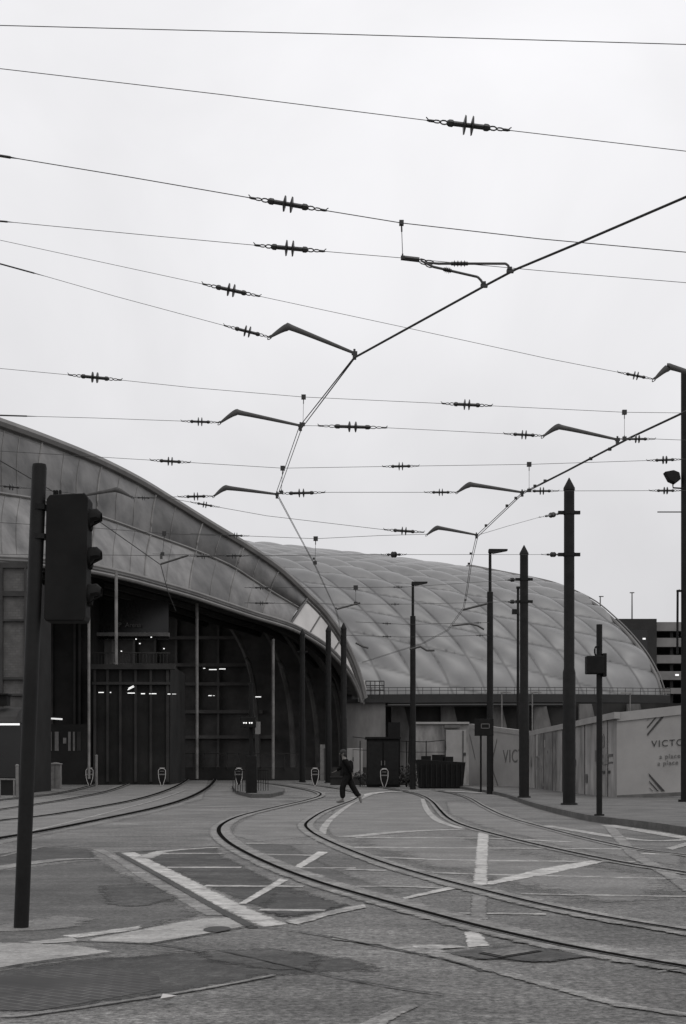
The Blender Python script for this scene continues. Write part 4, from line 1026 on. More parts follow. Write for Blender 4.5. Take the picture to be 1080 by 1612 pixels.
for x, y in ((790, 1090), (838, 1090), (992, 1091)):
    Y = 108; q = P(x, 1225, Y); q.z = gz(Y); e = P(x, y, Y)
    s = 1 if x < 900 else -1
    t = thing('small_lamp', q, {790: 'small pale street lamp below the roof left of the second pole', 838: 'small pale street lamp below the roof right of the second pole', 992: 'small pale street lamp below the roof behind the right hoarding'}[x], 'street lamp', 'small far street lamps')
    mb = MB(); mb.tube([q, e], .05, 6); mb.build('column', 'col_light', t); mb = MB(); mb.box(e+Vector((.3*s, 0, 0)), (.8, .15, .1)); mb.build('lamp_head', 'col_light', t)
# pale concrete block wall at left
b = P(578, 1225, 109); b.z = gz(109)
cwl = thing('concrete_wall', b, 'pale stained concrete wall below the end of the arch', 'wall')
xa, xb = P(545, 0, 109).x, P(607, 0, 109).x; top = P(0, 1106, 109).z
mb = MB(); mb.box(((xa+xb)/2, 110.2, top/2), (xb-xa, 2, top)); mb.build('wall', 'concrete', cwl)
mb = MB(); mb.box(((xa+xb)/2, 110, top+.12), (xb-xa+.5, 2.4, .25)); mb.build('coping', 'foil_beam', cwl)
mb = MB()
xr = [P(576+i*7.2, 0, 109).x for i in range(5)]
for x in xr: mb.tube([(x, 109.2, top+.24), (x, 109.2, P(0, 1072, 109).z)], .035, 5)
for py in (1072, 1079, 1086): mb.tube([(xr[0], 109.2, P(0, py, 109).z), (xr[-1], 109.2, P(0, py, 109).z)], .04, 5)
mb.build('railing', 'foil_beam', cwl)

# ---------------------------------------------------------------- multi-storey car park
Yp = 168
b = P(1030, 1225, Yp); b.z = gz(Yp)
cp = thing('car_park', b, 'multi storey car park with pale parapets and a dark stair tower at the far right', 'car park')
xa, xb = P(940, 0, Yp).x, P(1033, 0, Yp).x; zt = P(0, 974.5, Yp).z
mb = MB(); mb.box(((xa+xb)/2, Yp+6, zt/2), (xb-xa, 12.6, zt)); tw = mb.build('stair_tower', 'cp_dark', cp)
mb = MB(); mb.box((P(1013, 0, Yp).x, Yp-.35, P(0, 1006, Yp).z), (.35, .05, .2)); mb.build('lamp', 'light_dim', tw)
mb = MB(); mb.box((P(1005, 0, Yp).x, Yp-.34, P(0, 1022, Yp).z), (2.0, .06, 4.5)); mb.build('window', 'glass', tw)
xb2 = xb+34
for i, (ya, yb) in enumerate(((979, 993), (1004, 1018), (1031, 1044), (1056.5, 1070), (1083, 1092), (1108, 1118))):
    za, zb = P(0, ya, Yp).z, P(0, yb, Yp).z
    mb = MB(); mb.box(((xb+xb2)/2, Yp+.3, (za+zb)/2), (xb2-xb-.05, .3, za-zb)); mb.build('parapet', 'parapet', cp)
    mb = MB(); mb.box(((xb+xb2)/2, Yp+7, zb+.1), (xb2-xb-.05, 13, .3)); mb.build('deck', 'cp_dark', cp)
for i in range(7):
    mb = MB(); mb.box((xb+2+i*5.2, Yp+1, zt/2-.6), (.35, .5, zt-1.4)); mb.build('pillar', 'cp_dark', cp)
for x0, x1, y in ((1034, 1051, 1029), (1062, 1073, 1029), (1062, 1073, 1003), (1034, 1051, 1003)):
    if (x0, y) == (1034, 1003): continue
    # open bays at the back through which the sky shows
mb = MB()
zs = [gz(Yp)]+[P(0, y, Yp).z for y in (1108, 1083, 1056.5, 1031, 1004, 979)]
for i in range(6):
    z0, z1 = zs[i], zs[i+1]
    for k in range(8):
        xk = xb+.1+k*4.3; gap = (i in (3, 4, 5, 2) and k in (0, 2, 4, 6))
        if not gap: mb.box((xk+2.1, Yp+13, (z0+z1)/2), (4.25, .2, z1-z0))
        else: mb.box((xk+2.1, Yp+13, z0+(z1-z0)*.3), (4.25, .2, (z1-z0)*.6))
mb.build('back_screen', 'cp_dark', cp)
q = P(1066, 1062.5, Yp); mb = MB(); mb.box(q+Vector((0, .05, 0)), (.4, .08, .18)); mb.build('lamp', 'light', cp)
for x, y, hd, lb in ((995, 933, 1, 'thin lamp column on the car park roof'), (945, 939, 0, 'thin short lamp column showing above the roof shoulder')):
    Y = Yp+8; q = P(x, 1000, Y); e = P(x, y, Y); t = thing('roof_lamp', q, lb, 'lamp column', 'lamp columns beyond the roof')
    mb = MB(); mb.tube([q+Vector((0, 0, -2)), e], [.12, .07], 6); mb.build('column', 'grey_steel', t)
    mb = MB(); mb.box(e+Vector((.12 if not hd else 0, 0, 0)), (.55, .2, .1)); mb.build('lamp_head', 'grey_steel', t)

# ---------------------------------------------------------------- hoarding
b = P(971, 1256, 50)
hd = thing('hoarding', b, 'pale painted site hoarding with dark stripes and lettering behind the poles', 'hoarding')
def HP(px, Y, z): return Vector(((px-540)*Y/F, Y, z))
A = [HP(971, 50, P(0, 1256, 50).z-.05), HP(1130, 49.5, P(0, 1248, 49.5).z-.05)]
At = [P(971, 1122.5, 50), P(1130, 1105, 49.5)]
def panel(a0, b0, a1, b1, th, name, m, parent, bevel=0):
    a0, b0, a1, b1 = map(Vector, (a0, b0, a1, b1)); d = (b0-a0); d.z = 0; d.normalize(); n = Vector((-d.y, d.x, 0))*th
    mb = MB(); mb.prism([a0, b0, b1, a1], n); return mb.build(name, m, parent, bevel=bevel)
front = panel(A[0], A[1], At[0], At[1], .08, 'front_panel', 'hoard', hd)
panel(At[0]+Vector((0, -.05, -.30)), At[1]+Vector((0, -.05, -.30)), At[0]+Vector((0, -.05, .02)), At[1]+Vector((0, -.05, .02)), .2, 'top_rail', 'hoard_top', hd)
panel(A[0]+Vector((0, -.03, 0)), A[1]+Vector((0, -.03, 0)), A[0]+Vector((0, -.03, .14)), A[1]+Vector((0, -.03, .14)), .05, 'plinth', 'hoard_trim', hd)
B0 = P(831, 1246, 71); B0.z -= .08; Bt = P(831, 1152.5, 71)
dirn = (A[0]-B0)
side = panel(B0, A[0]+Vector((0, 0, -.02)), Bt, At[0], .08, 'side_panel', 'hoard_dirty', hd)
panel(Bt+Vector((.0, -.1, -.2)), At[0]+Vector((-.12, -.15, -.2)), Bt+Vector((.0, -.1, .03)), At[0]+Vector((-.12, -.15, .03)), .2, 'top_rail', 'hoard_top', hd)
for k in (.12, .24, .36, .48, .6, .72, .84, .93):
    p = B0.lerp(A[0], k); q = Bt.lerp(At[0], k); mb = MB(); o_ = Vector((-.03, -.02, 0)); mb.tube([p+o_, q+o_-Vector((0, 0, .2))], .018, 4); mb.build('panel_joint', 'hoard_trim', side)
# darker stained door panel
def on_side(k, h): return B0.lerp(A[0], k).lerp(Bt.lerp(At[0], k), h)
nS = Vector((-(A[0]-B0).normalized().y, (A[0]-B0).normalized().x, 0)); nS = -nS if nS.y > 0 else nS
def quad_on(f, k0, k1, h0, h1, m, name, parent, n, off=.012):
    mb = MB(); mb.prism([f(k0, h0)+n*off, f(k1, h0)+n*off, f(k1, h1)+n*off, f(k0, h1)+n*off], n*.008); return mb.build(name, m, parent)
quad_on(on_side, .16, .40, .02, .93, 'door_stain', 'door', side, nS)
quad_on(on_side, .84, .97, .5, .53, 'ink_mid', 'batten', side, nS); quad_on(on_side, .84, .97, .42, .44, 'ink_mid', 'batten', side, nS)
quad_on(on_side, .88, .905, .30, .335, 'ink', 'plate', side, nS); quad_on(on_side, .93, .95, .30, .335, 'ink', 'plate', side, nS)
rs_ = random.Random(4)
for k in range(12):
    k0 = rs_.uniform(.02, .9); h0 = rs_.uniform(.05, .75); quad_on(on_side, k0, k0+rs_.uniform(.01, .05), h0, h0+rs_.uniform(.03, .16), rs_.choice(('ink_faint', 'hoard_top', 'hoard_trim')), 'poster_remnant', side, nS, .022)
# left run
C0 = P(738, 1238, 77); C0.z -= .1; Ct = P(738, 1141, 77)
left = panel(C0, B0, Ct, Bt, .08, 'left_panel', 'hoard', hd)
panel(Ct+Vector((0, -.08, -.2)), Bt+Vector((0, -.08, -.2)), Ct+Vector((0, -.08, .05)), Bt+Vector((0, -.08, .05)), .2, 'top_rail', 'hoard_top', hd)
def on_left(k, h): return C0.lerp(B0, k).lerp(Ct.lerp(Bt, k), h)
dL = (B0-C0); dL.z = 0; dL.normalize(); nL = Vector((dL.y, -dL.x, 0))
def stripe(f, n, k0, h0, k1, h1, w, m, parent, off=.01):
    a = f(k0, h0)+n*off; b_ = f(k1, h1)+n*off; c = Vector((0, 0, 1)); d = (b_-a); mb = MB(); mb.prism([a, b_, b_+Vector((0, 0, w)), a+Vector((0, 0, w))], n*.008); mb.build('stripe', m, parent)
stripe(on_left, nL, .02, .82, .12, .45, .16, 'ink_mid', left); stripe(on_left, nL, .5, .8, .43, .5, .12, 'ink_mid', left); stripe(on_left, nL, .42, .32, .52, .05, .14, 'ink_mid', left)
text_mesh('lettering', 'VICTORIA', .95, on_left(.60, .46)+nL*.012, dL, (0, 0, 1), 'ink_mid', left, spacing=1.1)
text_mesh('lettering', 'TO', .95, on_side(.13, .38)+nS*.03, (A[0]-B0).normalized(), (0, 0, 1), 'ink_faint', side)
# front panel graphics
def on_front(px, py):
    k = (px-971)/(1130-971); lo = A[0].lerp(A[1], k); hi = At[0].lerp(At[1], k); Y = lo.y
    p = P(px, py, Y-.02); return p
def quadpx(pts, m, parent, name='stripe'):
    mb = MB(); mb.prism([on_front(*p) for p in pts], (0, -.01, 0)); mb.build(name, m, parent)
quadpx([(1019,1155),(1019,1158.5),(1051,1121.5),(1046.5,1121.5)], 'ink', front)
quadpx([(1018.8,1144),(1018.8,1146.5),(1040,1122),(1037.5,1122)], 'ink', front)
quadpx([(1018.5,1133.5),(1018.5,1134.8),(1030,1122.5),(1028.8,1122.5)], 'ink_faint', front)
quadpx([(1021,1217),(1022,1221.5),(1041.5,1245.5),(1047,1245.5)], 'ink', front)
quadpx([(1022,1229),(1022,1231),(1034.5,1245.5),(1037,1245.5)], 'ink', front)
quadpx([(1022,1239.5),(1022,1240.5),(1027,1245.5),(1028.3,1245.5)], 'ink_mid', front)
text_mesh('lettering', 'VICTORIA', 14.5*50/F, on_front(1025.5, 1176)+Vector((0, -.004, 0)), (A[1]-A[0]).normalized(), (0, 0, 1), 'ink', front, spacing=1.22)
text_mesh('lettering', 'a place to', 10*50/F, on_front(1038, 1194.5)+Vector((0, -.004, 0)), (A[1]-A[0]).normalized(), (0, 0, 1), 'ink_mid', front, spacing=1.15)
text_mesh('lettering', 'a place to', 10*50/F, on_front(1035, 1205)+Vector((0, -.004, 0)), (A[1]-A[0]).normalized(), (0, 0, 1), 'ink_mid', front, spacing=1.15)

# pale gate / cabin left of it
Yq = 80
b = P(690, 1225, Yq); b.z = gz(Yq)
cb = thing('site_fence', b, 'pale flat site fence with a lighter gate behind the dark skip', 'fence')
z0 = gz(Yq); mb = MB(); mb.box(((P(655, 0, Yq).x+P(739, 0, Yq).x)/2, Yq+.3, (z0+P(0, 1138, Yq).z)/2), (84*Yq/F, .12, P(0, 1138, Yq).z-z0)); fp_ = mb.build('panel', 'hoard_dirty', cb)
mb = MB(); mb.box((P(697, 0, Yq).x, Yq+.2, P(0, 1138, Yq).z), (84*Yq/F, .3, .12)); mb.build('top_rail', 'hoard_top', cb)
mb = MB(); mb.box((P(718, 0, Yq).x, Yq+.1, (z0+P(0, 1149, Yq).z)/2), (32*Yq/F, .16, P(0, 1149, Yq).z-z0)); gt = mb.build('gate', 'white_door', cb)
mb = MB(); mb.box((P(729, 0, Yq).x, Yq+.0, (z0+P(0, 1149, Yq).z)/2), (.05, .06, P(0, 1149, Yq).z-z0-.1)); mb.box((P(731.5, 0, Yq).x, Yq-.01, P(0, 1187, Yq).z), (.14, .08, .16)); mb.build('handle', 'ink', gt)
mb = MB(); mb.prism([P(695, 1143, Yq-.01), P(698, 1143, Yq-.01), P(703, 1178, Yq-.01), P(701, 1185, Yq-.01)], (0, .1, 0)); mb.build('stripe', 'ink_mid', fp_)
mb = MB(); mb.box((P(712, 0, Yq).x, Yq+.12, P(0, 1143.5, Yq).z), (24*Yq/F, .1, .16)); mb.build('vent', 'ink_mid', fp_)
# chainlink wire fence, posts
wf = thing('wire_fence', P(600, 1228, 84), 'thin wire fence with a strand along the top, behind the skip', 'fence')
for x in (567, 583, 640, 671, 701):
    mb = MB(); q = P(x, 0, 79); mb.tube([(q.x, 79, gz(79)), (q.x, 79, P(0, 1166, 79).z)], .03, 5); mb.build('post', 'black_matt', wf)
mb = MB(); mb.tube([P(x, y, 79) for x, y in ((555, 1160), (583, 1163), (640, 1167), (671, 1168), (701, 1165))], .02, 5); mb.tube([P(x, y, 79) for x, y in ((555, 1180), (640, 1184), (701, 1184))], .015, 5); mb.build('strand', 'black_matt', wf)
# dark equipment cabinet
Ye = 77; b = P(603, 1225, Ye); b.z = gz(Ye)
ec = thing('equipment_cabin', b, 'tall dark equipment cabin right of the walking person', 'cabin')
zt = P(0, 1163, Ye).z; w = 50*Ye/F
mb = MB(); mb.box((b.x, Ye+1, (zt+b.z)/2), (w, 2, zt-b.z)); bod = mb.build('body', 'black_matt', ec, bevel=.02)
mb = MB(); mb.box((b.x, Ye+1, zt+.05), (w+.2, 2.2, .1)); mb.build('roof', 'black_matt', ec)
for k in (-.26, .26):
    mb = MB(); mb.box((b.x+k*w, Ye-.03, (zt+b.z)/2), (w*.46, .05, zt-b.z-.3)); d = mb.build('door', 'black_paint', ec)
    mb = MB(); mb.box((b.x+k*w*.2, Ye-.08, (zt+b.z)/2), (.05, .05, .25)); mb.build('handle', 'grey_steel', d)
mb = MB(); mb.box((P(622, 0, Ye).x, Ye+1.4, (P(0, 1136, Ye).z+b.z)/2), (18*Ye/F, .8, P(0, 1136, Ye).z-b.z)); mb.build('side_stack', 'black_matt', ec)
# skip
Yk2 = 74; b = P(695, 1225, Yk2); b.z = gz(Yk2)
sk = thing('skip', b, 'dark open skip with rough contents in front of the pale site fence', 'skip')
zt = P(0, 1200, Yk2).z; xa, xb = P(657, 0, Yk2).x, P(733, 0, Yk2).x
mb = MB(); mb.prism([(xa+.15, Yk2, b.z), (xb-.15, Yk2, b.z), (xb, Yk2, zt), (xa, Yk2, zt+.15)], (0, 1.8, 0)); mb.build('body', 'black_matt', sk, bevel=.02)
for i in range(9):
    x = xa+.2+i*(xb-xa-.4)/8; mb = MB(); mb.box((x, Yk2-.05, (zt+b.z)/2), (.07, .1, zt-b.z-.15)); mb.build('side_rib', 'black_paint', sk)
for x, w_, h_ in ((672, 15, 7), (692, 18, 9), (708, 14, 6)):
    mb = MB(); mb.box((P(x, 0, Yk2).x, Yk2+.8, zt+h_*Yk2/F/2), (w_*Yk2/F, .9, h_*Yk2/F+.2), rz=random.uniform(-.2, .2)); mb.build('contents', 'black_matt', sk)
# white double-door cabinet behind person
b = P(556, 1225, 88); b.z = gz(88)
wc = thing('white_cabinet', b, 'white two door cabinet just right of the pole behind the walking person', 'cabinet')
zt = P(0, 1178, 88).z
mb = MB(); mb.box((P(557, 0, 88).x, 88.5, (zt+b.z)/2), (28*88/F, 1, zt-b.z)); mb.build('body', 'white_door', wc, bevel=.02)
mb = MB(); mb.box((P(556, 0, 88).x, 87.98, P(0, 1195, 88).z), (.06, .05, .25)); mb.build('handle', 'ink', wc)
mb = MB(); mb.box((P(556, 0, 88).x, 87.99, (zt+b.z)/2), (.02, .04, zt-b.z-.2)); mb.build('door_gap', 'ink_mid', wc)
# dim pale panels left of pole 541
b = P(508, 1225, 97); b.z = gz(97)
gp = thing('grey_cabinet', b, 'dim grey panel cabinet between the two left pointed poles', 'cabinet')
mb = MB(); mb.box((P(513, 0, 97).x, 97.5, (P(0, 1172, 97).z+b.z)/2), (18*97/F, 1, P(0, 1172, 97).z-b.z)); mb.build('body', 'cabinet', gp)
mb = MB(); mb.box((P(511, 0, 97).x, 96.98, (P(0, 1176, 97).z+b.z)/2), (.05, .05, P(0, 1180, 97).z-b.z)); mb.build('door_gap', 'ink', gp)
# low dark wall across the far side of the junction
b = P(620, 1230, 82); b.z = gz(82)
lw = thing('low_wall', b, 'low dark wall edging the far side of the junction', 'wall')
mb = MB(); mb.box((P(585, 0, 83).x, 83, gz(83)+.2), (130*83/F, .4, .5)); mb.build('wall', 'wall_dark', lw)
mb = MB(); mb.box((P(585, 0, 83).x, 83, gz(83)+.48), (131*83/F, .5, .07)); mb.build('coping', 'facade2', lw)
# weeds by the low wall
def shrub(px, Y, n, hgt, wid, label):
    b = P(px, 1225, Y); b.z = gz(Y); t = thing('shrub', b, label, 'shrub', 'dark shrubs at the far side')
    mb = MB(); mc = MB()
    for i in range(n):
        a = random.uniform(0, 6.28); rr = wid*math.sqrt(random.random()); h = hgt*random.random()**.8*(1-.5*(rr/wid)**2)
        p = Vector((b.x+rr*math.cos(a), b.y+rr*math.sin(a)*.5, b.z+h)); s = random.uniform(.05, .11)
        u = Vector((random.uniform(-1, 1), random.uniform(-1, 1), random.uniform(-1, 1))).normalized()*s; v = Vector((random.uniform(-1, 1), random.uniform(-1, 1), random.uniform(-1, 1))).normalized()*s*.6
        mb.add([p-u, p-v, p+u, p+v], [(0, 1, 2, 3)])
    for i in range(9):
        a = random.uniform(0, 6.28); mc.tube([b, b+Vector((math.cos(a)*wid*.6, math.sin(a)*wid*.3, hgt*.8))], [.02, .006], 4)
    mb.build('foliage', 'leaf', t, recalc=False); mc.build('stem', 'black_matt', t)
shrub(640, 78, 700, 1.3, 1.1, 'dark ragged shrub left of the skip')
shrub(588, 80, 450, .9, .9, 'low dark shrub in front of the dark cabin')
shrub(566, 84, 300, .8, .6, 'small dark shrub beside the white cabinet')

# ---------------------------------------------------------------- marker bollards
def bollard():
    t = thing('marker_bollard', (0, 0, 0), 'x', 'bollard', 'white outlined marker bollards')
    def shape(w, h0, h1):
        pts = []
        pts.append((-.05*w/.23, h0))
        pts += [(-w*.5, h0+.16), (-w*.86, h0+.4), (-w, h0+.62), (-w, h1-.12)]
        for i in range(7):
            a = math.pi-math.pi*i/6; pts.append((math.cos(a)*w, h1-.12+math.sin(a)*.12))
        pts += [(w, h0+.62), (w*.86, h0+.4), (w*.5, h0+.16), (.05*w/.23, h0)]
        out = []
        for p in pts:
            if not out or (abs(out[-1][0]-p[0])+abs(out[-1][1]-p[1])) > 1e-4: out.append(p)
        return out
    o = shape(.215, .02, 1.02)
    mb = MB(); mb.prism([Vector((x, 0, z)) for x, z in o], (0, .16, 0)); mb.build('shell', 'black_matt', t)
    mb = MB()
    q = [Vector((x*.93, -.012, .03+(z-.02)*.965)) for x, z in o]; mb.tube(q+[q[0]], .02, 6); mb.build('outline', 'white_plastic', t)
    mb = MB(); mb.box((0, -.01, .66), (.38, .02, .07)); mb.box((0, -.01, .84), (.24, .02, .035)); mb.build('reflector', 'sign_grey', t)
    mb = MB(); mb.box((0, .08, 1.025), (.26, .18, .03)); mb.build('cap', 'white_plastic', t)
    return t
proto = bollard()
bl = [(141, 80, 'white outlined marker bollard farthest left, beside the grey post'), (255, 80, 'white outlined marker bollard alone in front of the concourse'),
      (376, 80, 'white outlined marker bollard beside the traffic island signal'), (496, 80, 'white outlined marker bollard left of the walking person'), (605, 76, 'white outlined marker bollard in front of the dark cabin')]
for i, (x, Y, lb) in enumerate(bl):
    o = proto if i == 0 else copy_tree(proto)
    p = P(x, 0, Y); o.location = (p.x, Y, gz(Y)); o['label'] = lb

# left cabinet and small posts
Y = 74; b = P(86, 1225, Y); b.z = gz(Y)
t = thing('utility_cabinet', b, 'grey utility cabinet with a pitched pale cap by the leaning post', 'cabinet')
zt = P(0, 1203, Y).z
mb = MB(); mb.box((b.x, Y+.25, (zt+b.z)/2), (17*Y/F, .45, zt-b.z)); bod = mb.build('body', 'cabinet', t, bevel=.01)
mb = MB(); w = 9.5*Y/F; mb.prism([(b.x-w, Y-.03, zt), (b.x+w, Y-.03, zt), (b.x+w, Y-.03, zt+.03), (b.x, Y-.03, zt+.1), (b.x-w, Y-.03, zt+.03)], (0, .55, 0)); mb.build('cap', 'white_door', t)
mb = MB(); mb.box((b.x+.02, Y-.0, (zt+b.z)/2), (.012, .02, zt-b.z-.1)); mb.build('door_gap', 'ink', bod)
for x, y0, Y, w, lb in ((27, 1203, 56, 5, 'short pale post left of the leaning signal post'), (152, 1188, 80, 4, 'short grey post right of the leftmost bollard')):
    b = P(x, 1225, Y); b.z = gz(Y); t = thing('short_post', b, lb, 'post', 'short posts'); r = w*Y/F/2; zt = P(0, y0, Y).z
    mb = MB(); mb.tube([b, Vector((b.x, Y, zt-.08))], r, 12); mb.build('shaft', 'cabinet', t, smooth=True); mb = MB(); mb.tube([(b.x, Y, zt-.09), (b.x, Y, zt-.03), (b.x, Y, zt)], [r*1.15, r*1.15, r*.4], 12); mb.build('cap', 'cabinet', t)
t = thing('guard_rail', P(0, 1235, 55), 'low grey guard rail at the left edge', 'guard rail')
mb = MB(); mb.tube([P(-60, 1226, 55), P(24, 1227, 55)], .035, 6); mb.build('rail', 'cabinet', t)
for x in (-40, 0, 22): mb = MB(); q = P(x, 1227, 55); mb.tube([(q.x, 55, gz(55)), q], .03, 6); mb.build('post', 'cabinet', t)

# traffic island signal post and guard rails
Yi = 60.5; b = G(396, 1254); b.z += .15; Yi = b.y
t = thing('island_signal', b, 'dark tram signal on a thick post standing on the traffic island', 'signal post')
mb = MB(); mb.box((b.x, Yi, b.z+.75), (17*Yi/F, .4, 1.5)); mb.build('plinth_box', 'black_matt', t, bevel=.02)
mb = MB(); mb.tube([(b.x-.02, Yi, b.z+1.4), (b.x-.02, Yi, P(0, 1075, Yi).z)], 3.2*Yi/F, 12); mb.build('post', 'black_matt', t, smooth=True)
q = P(391, 1137, Yi-.15); mb = MB(); mb.box(q, (.62, .2, .42)); h_ = mb.build('signal_head', 'black_matt', t, bevel=.02)
for x in (384, 387.5, 393, 396.5):
    mb = MB(); c = P(x, 1138, Yi-.27); mb.tube([c, c+Vector((0, .04, 0))], .03, 10); mb.build('lamp', 'light', h_)
q = P(406, 1146, Yi-.1); mb = MB(); mb.box(q, (.2, .2, .5)); mb.build('side_box', 'cabinet', t)
for i, (x0, x1) in enumerate(((367, 386), (407, 422))):
    Y = 61+i*.5; t = thing('pedestrian_rail', P(x0, 1245, Y), ('dark pedestrian rail left of the island signal', 'dark pedestrian rail right of the island signal')[i], 'guard rail', 'pedestrian rails on the island')
    z1 = gz(Y)+.15+.9
    mb = MB(); mb.tube([P(x0, 0, Y)*Vector((1, 1, 0)).x if False else Vector((P(x0, 0, Y).x, Y, z1)), Vector((P(x1, 0, Y).x, Y, z1))], .025, 6); mb.build('top_bar', 'black_matt', t)
    n = 6 if i == 0 else 5
    for k in range(n):
        x = P(x0+(x1-x0)*k/(n-1), 0, Y).x; mb = MB(); mb.tube([(x, Y, gz(Y)+.1), (x, Y, z1)], .014, 5); mb.build('bar', 'black_matt', t)

# ---------------------------------------------------------------- walking person
def skin_obj(name, verts, edges, radii, m, parent, root=0, sub=2):
    me = bpy.data.meshes.new(name); off = wloc(parent) if parent else Vector((0, 0, 0))
    me.from_pydata([tuple(Vector(v)) for v in verts], edges, [])
    o = bpy.data.objects.new(name, me); COL.objects.link(o); o.parent = parent
    md = o.modifiers.new('skin', 'SKIN'); 
    if not me.skin_vertices: me.attributes.new if False else None
    sv = me.skin_vertices[0].data
    for i, r in enumerate(radii):
        r = r if isinstance(r, tuple) else (r, r)
        sv[i].radius = r; sv[i].use_root = (i == root)
    md.use_smooth_shade = True
    ss = o.modifiers.new('sub', 'SUBSURF'); ss.levels = sub; ss.render_levels = sub
    me.materials.append(M[m]); return o
pb = G(547, 1264); pz0 = pb.z
per = thing('person', pb, 'person in dark clothes and pale shoes striding left across the rails', 'person')
# local coords: x right in picture, y depth, z up
def ensure_skin(o): pass
V = dict(pelvis=(0, 0, .93), waist=(-.02, 0, 1.08), chest=(-.06, 0, 1.28), neck0=(-.1, 0, 1.46), neck=(-.125, 0, 1.53), head=(-.155, 0, 1.62), crown=(-.165, 0, 1.72),
         hl=(-.005, -.09, .89), hr=(.01, .09, .89), kl=(-.17, -.1, .52), al=(-.16, -.1, .10), tl=(-.31, -.1, .045), kr=(.19, .09, .50), ar=(.40, .09, .17), tr=(.44, .09, .035),
         sl=(-.09, -.18, 1.43), el=(.09, -.25, 1.19), wl=(.16, -.24, .96), sr=(-.10, .18, 1.43), er=(-.20, .25, 1.19), wr=(-.38, .22, 1.06))
names = list(V); idx = {n: i for i, n in enumerate(names)}
E = [('pelvis','waist'),('waist','chest'),('chest','neck0'),('neck0','neck'),('neck','head'),('head','crown'),('pelvis','hl'),('pelvis','hr'),('hl','kl'),('kl','al'),('al','tl'),('hr','kr'),('kr','ar'),('ar','tr'),
     ('neck0','sl'),('neck0','sr'),('sl','el'),('el','wl'),('sr','er'),('er','wr')]
RR = dict(pelvis=(.13,.10), waist=(.12,.10), chest=(.14,.11), neck0=(.08,.07), neck=.052, head=(.085,.075), crown=(.05,.05), hl=.085, hr=.085, kl=.055, al=.038, tl=(.04,.03), kr=.055, ar=.038, tr=(.035,.03), sl=.055, sr=.055, el=.042, wl=.028, er=.042, wr=.028)
body = skin_obj('body', [V[n] for n in names], [(idx[a], idx[b_]) for a, b_ in E], [RR[n] for n in names], 'skin', per)
def sub_skin(name, ns, es, rr, m, root=0):
    ii = {n: i for i, n in enumerate(ns)}
    return skin_obj(name, [V[n] for n in ns], [(ii[a], ii[b_]) for a, b_ in es], [rr[n] for n in ns], m, per, root)
V['hem'] = (.02, 0, .84); V['cl'] = (-.155, -.1, .14); V['cr'] = (.385, .09, .20); V['wl2'] = (.155, -.24, .985); V['wr2'] = (-.365, .22, 1.07)
sub_skin('jacket', ['hem','waist','chest','neck0','sl','el','wl2','sr','er','wr2'], [('hem','waist'),('waist','chest'),('chest','neck0'),('neck0','sl'),('neck0','sr'),('sl','el'),('el','wl2'),('sr','er'),('er','wr2')],
         dict(hem=(.21,.17), waist=(.2,.165), chest=(.21,.17), neck0=(.115,.10), sl=.085, el=.07, wl2=.052, sr=.085, er=.07, wr2=.052), 'cloth_dark')
sub_skin('trousers', ['pelvis','hl','kl','cl','hr','kr','cr'], [('pelvis','hl'),('pelvis','hr'),('hl','kl'),('kl','cl'),('hr','kr'),('kr','cr')],
         dict(pelvis=(.15,.13), hl=.13, hr=.13, kl=.105, kr=.105, cl=.095, cr=.09), 'cloth_mid')
def uv(mb, c, rx, ry, rz_, n=12, m=8, rot=0):
    vs = []; fs = []
    for j in range(m+1):
        th = math.pi*j/m
        for i in range(n):
            a = 2*math.pi*i/n; x = rx*math.sin(th)*math.cos(a); z = rz_*math.cos(th); y = ry*math.sin(th)*math.sin(a)
            X = x*math.cos(rot)+z*math.sin(rot); Z = -x*math.sin(rot)+z*math.cos(rot); vs.append(Vector(c)+Vector((X, y, Z)))
    for j in range(m):
        for i in range(n): fs.append((j*n+i, j*n+(i+1) % n, (j+1)*n+(i+1) % n, (j+1)*n+i))
    mb.add(vs, fs)
def W(v): return pb+Vector(v)
mb = MB(); uv(mb, W((-.14, 0, 1.685)), .115, .092, .10); uv(mb, W((-.095, 0, 1.61)), .075, .085, .10); mb.build('hair', 'hair', per, smooth=True)
# face: nose, brow, ears on the body (head)
mb = MB(); uv(mb, W((-.255, 0, 1.62)), .022, .013, .028, 8, 6); uv(mb, W((-.235, -.03, 1.648)), .01, .012, .008, 6, 5); uv(mb, W((-.235, .03, 1.648)), .01, .012, .008, 6, 5); uv(mb, W((-.235, 0, 1.575)), .012, .025, .007, 6, 5)
uv(mb, W((-.14, -.088, 1.625)), .02, .01, .032, 8, 6); uv(mb, W((-.14, .088, 1.625)), .02, .01, .032, 8, 6); mb.build('face', 'skin', per, smooth=True)
for s, (w_, dirx) in (('l', ((.16, -.24, .96), Vector((.25, .05, -1)))), ('r', ((-.38, .22, 1.06), Vector((-.8, 0, -.45))))):
    d = dirx.normalized(); side_ = Vector((0, 1, 0)).cross(d).normalized(); o0 = Vector(w_)
    vs = [o0, o0+d*.05, o0+d*.09]; es = [(0, 1), (1, 2)]; rr = [.022, (.032, .02), (.034, .018)]
    hand = skin_obj('hand', vs, es, rr, 'skin', per, 0, 2)
    for k, ln in enumerate((.062, .07, .066, .052)):
        a = o0+d*.09+Vector((0, 1, 0))*(-.027+.018*k); b_ = a+d*ln*.5+side_*.008; c = a+d*ln+side_*.03
        skin_obj('finger', [a-d*.015, b_, c], [(0, 1), (1, 2)], [.0095, .0085, .007], 'skin', hand, 0, 1)
    a = o0+d*.035+Vector((0, -.025, 0)); skin_obj('thumb', [a, a+d*.03+Vector((0, -.02, 0))+side_*.01, a+d*.058+Vector((0, -.022, 0))+side_*.022], [(0, 1), (1, 2)], [.012, .010, .008], 'skin', hand, 0, 1)
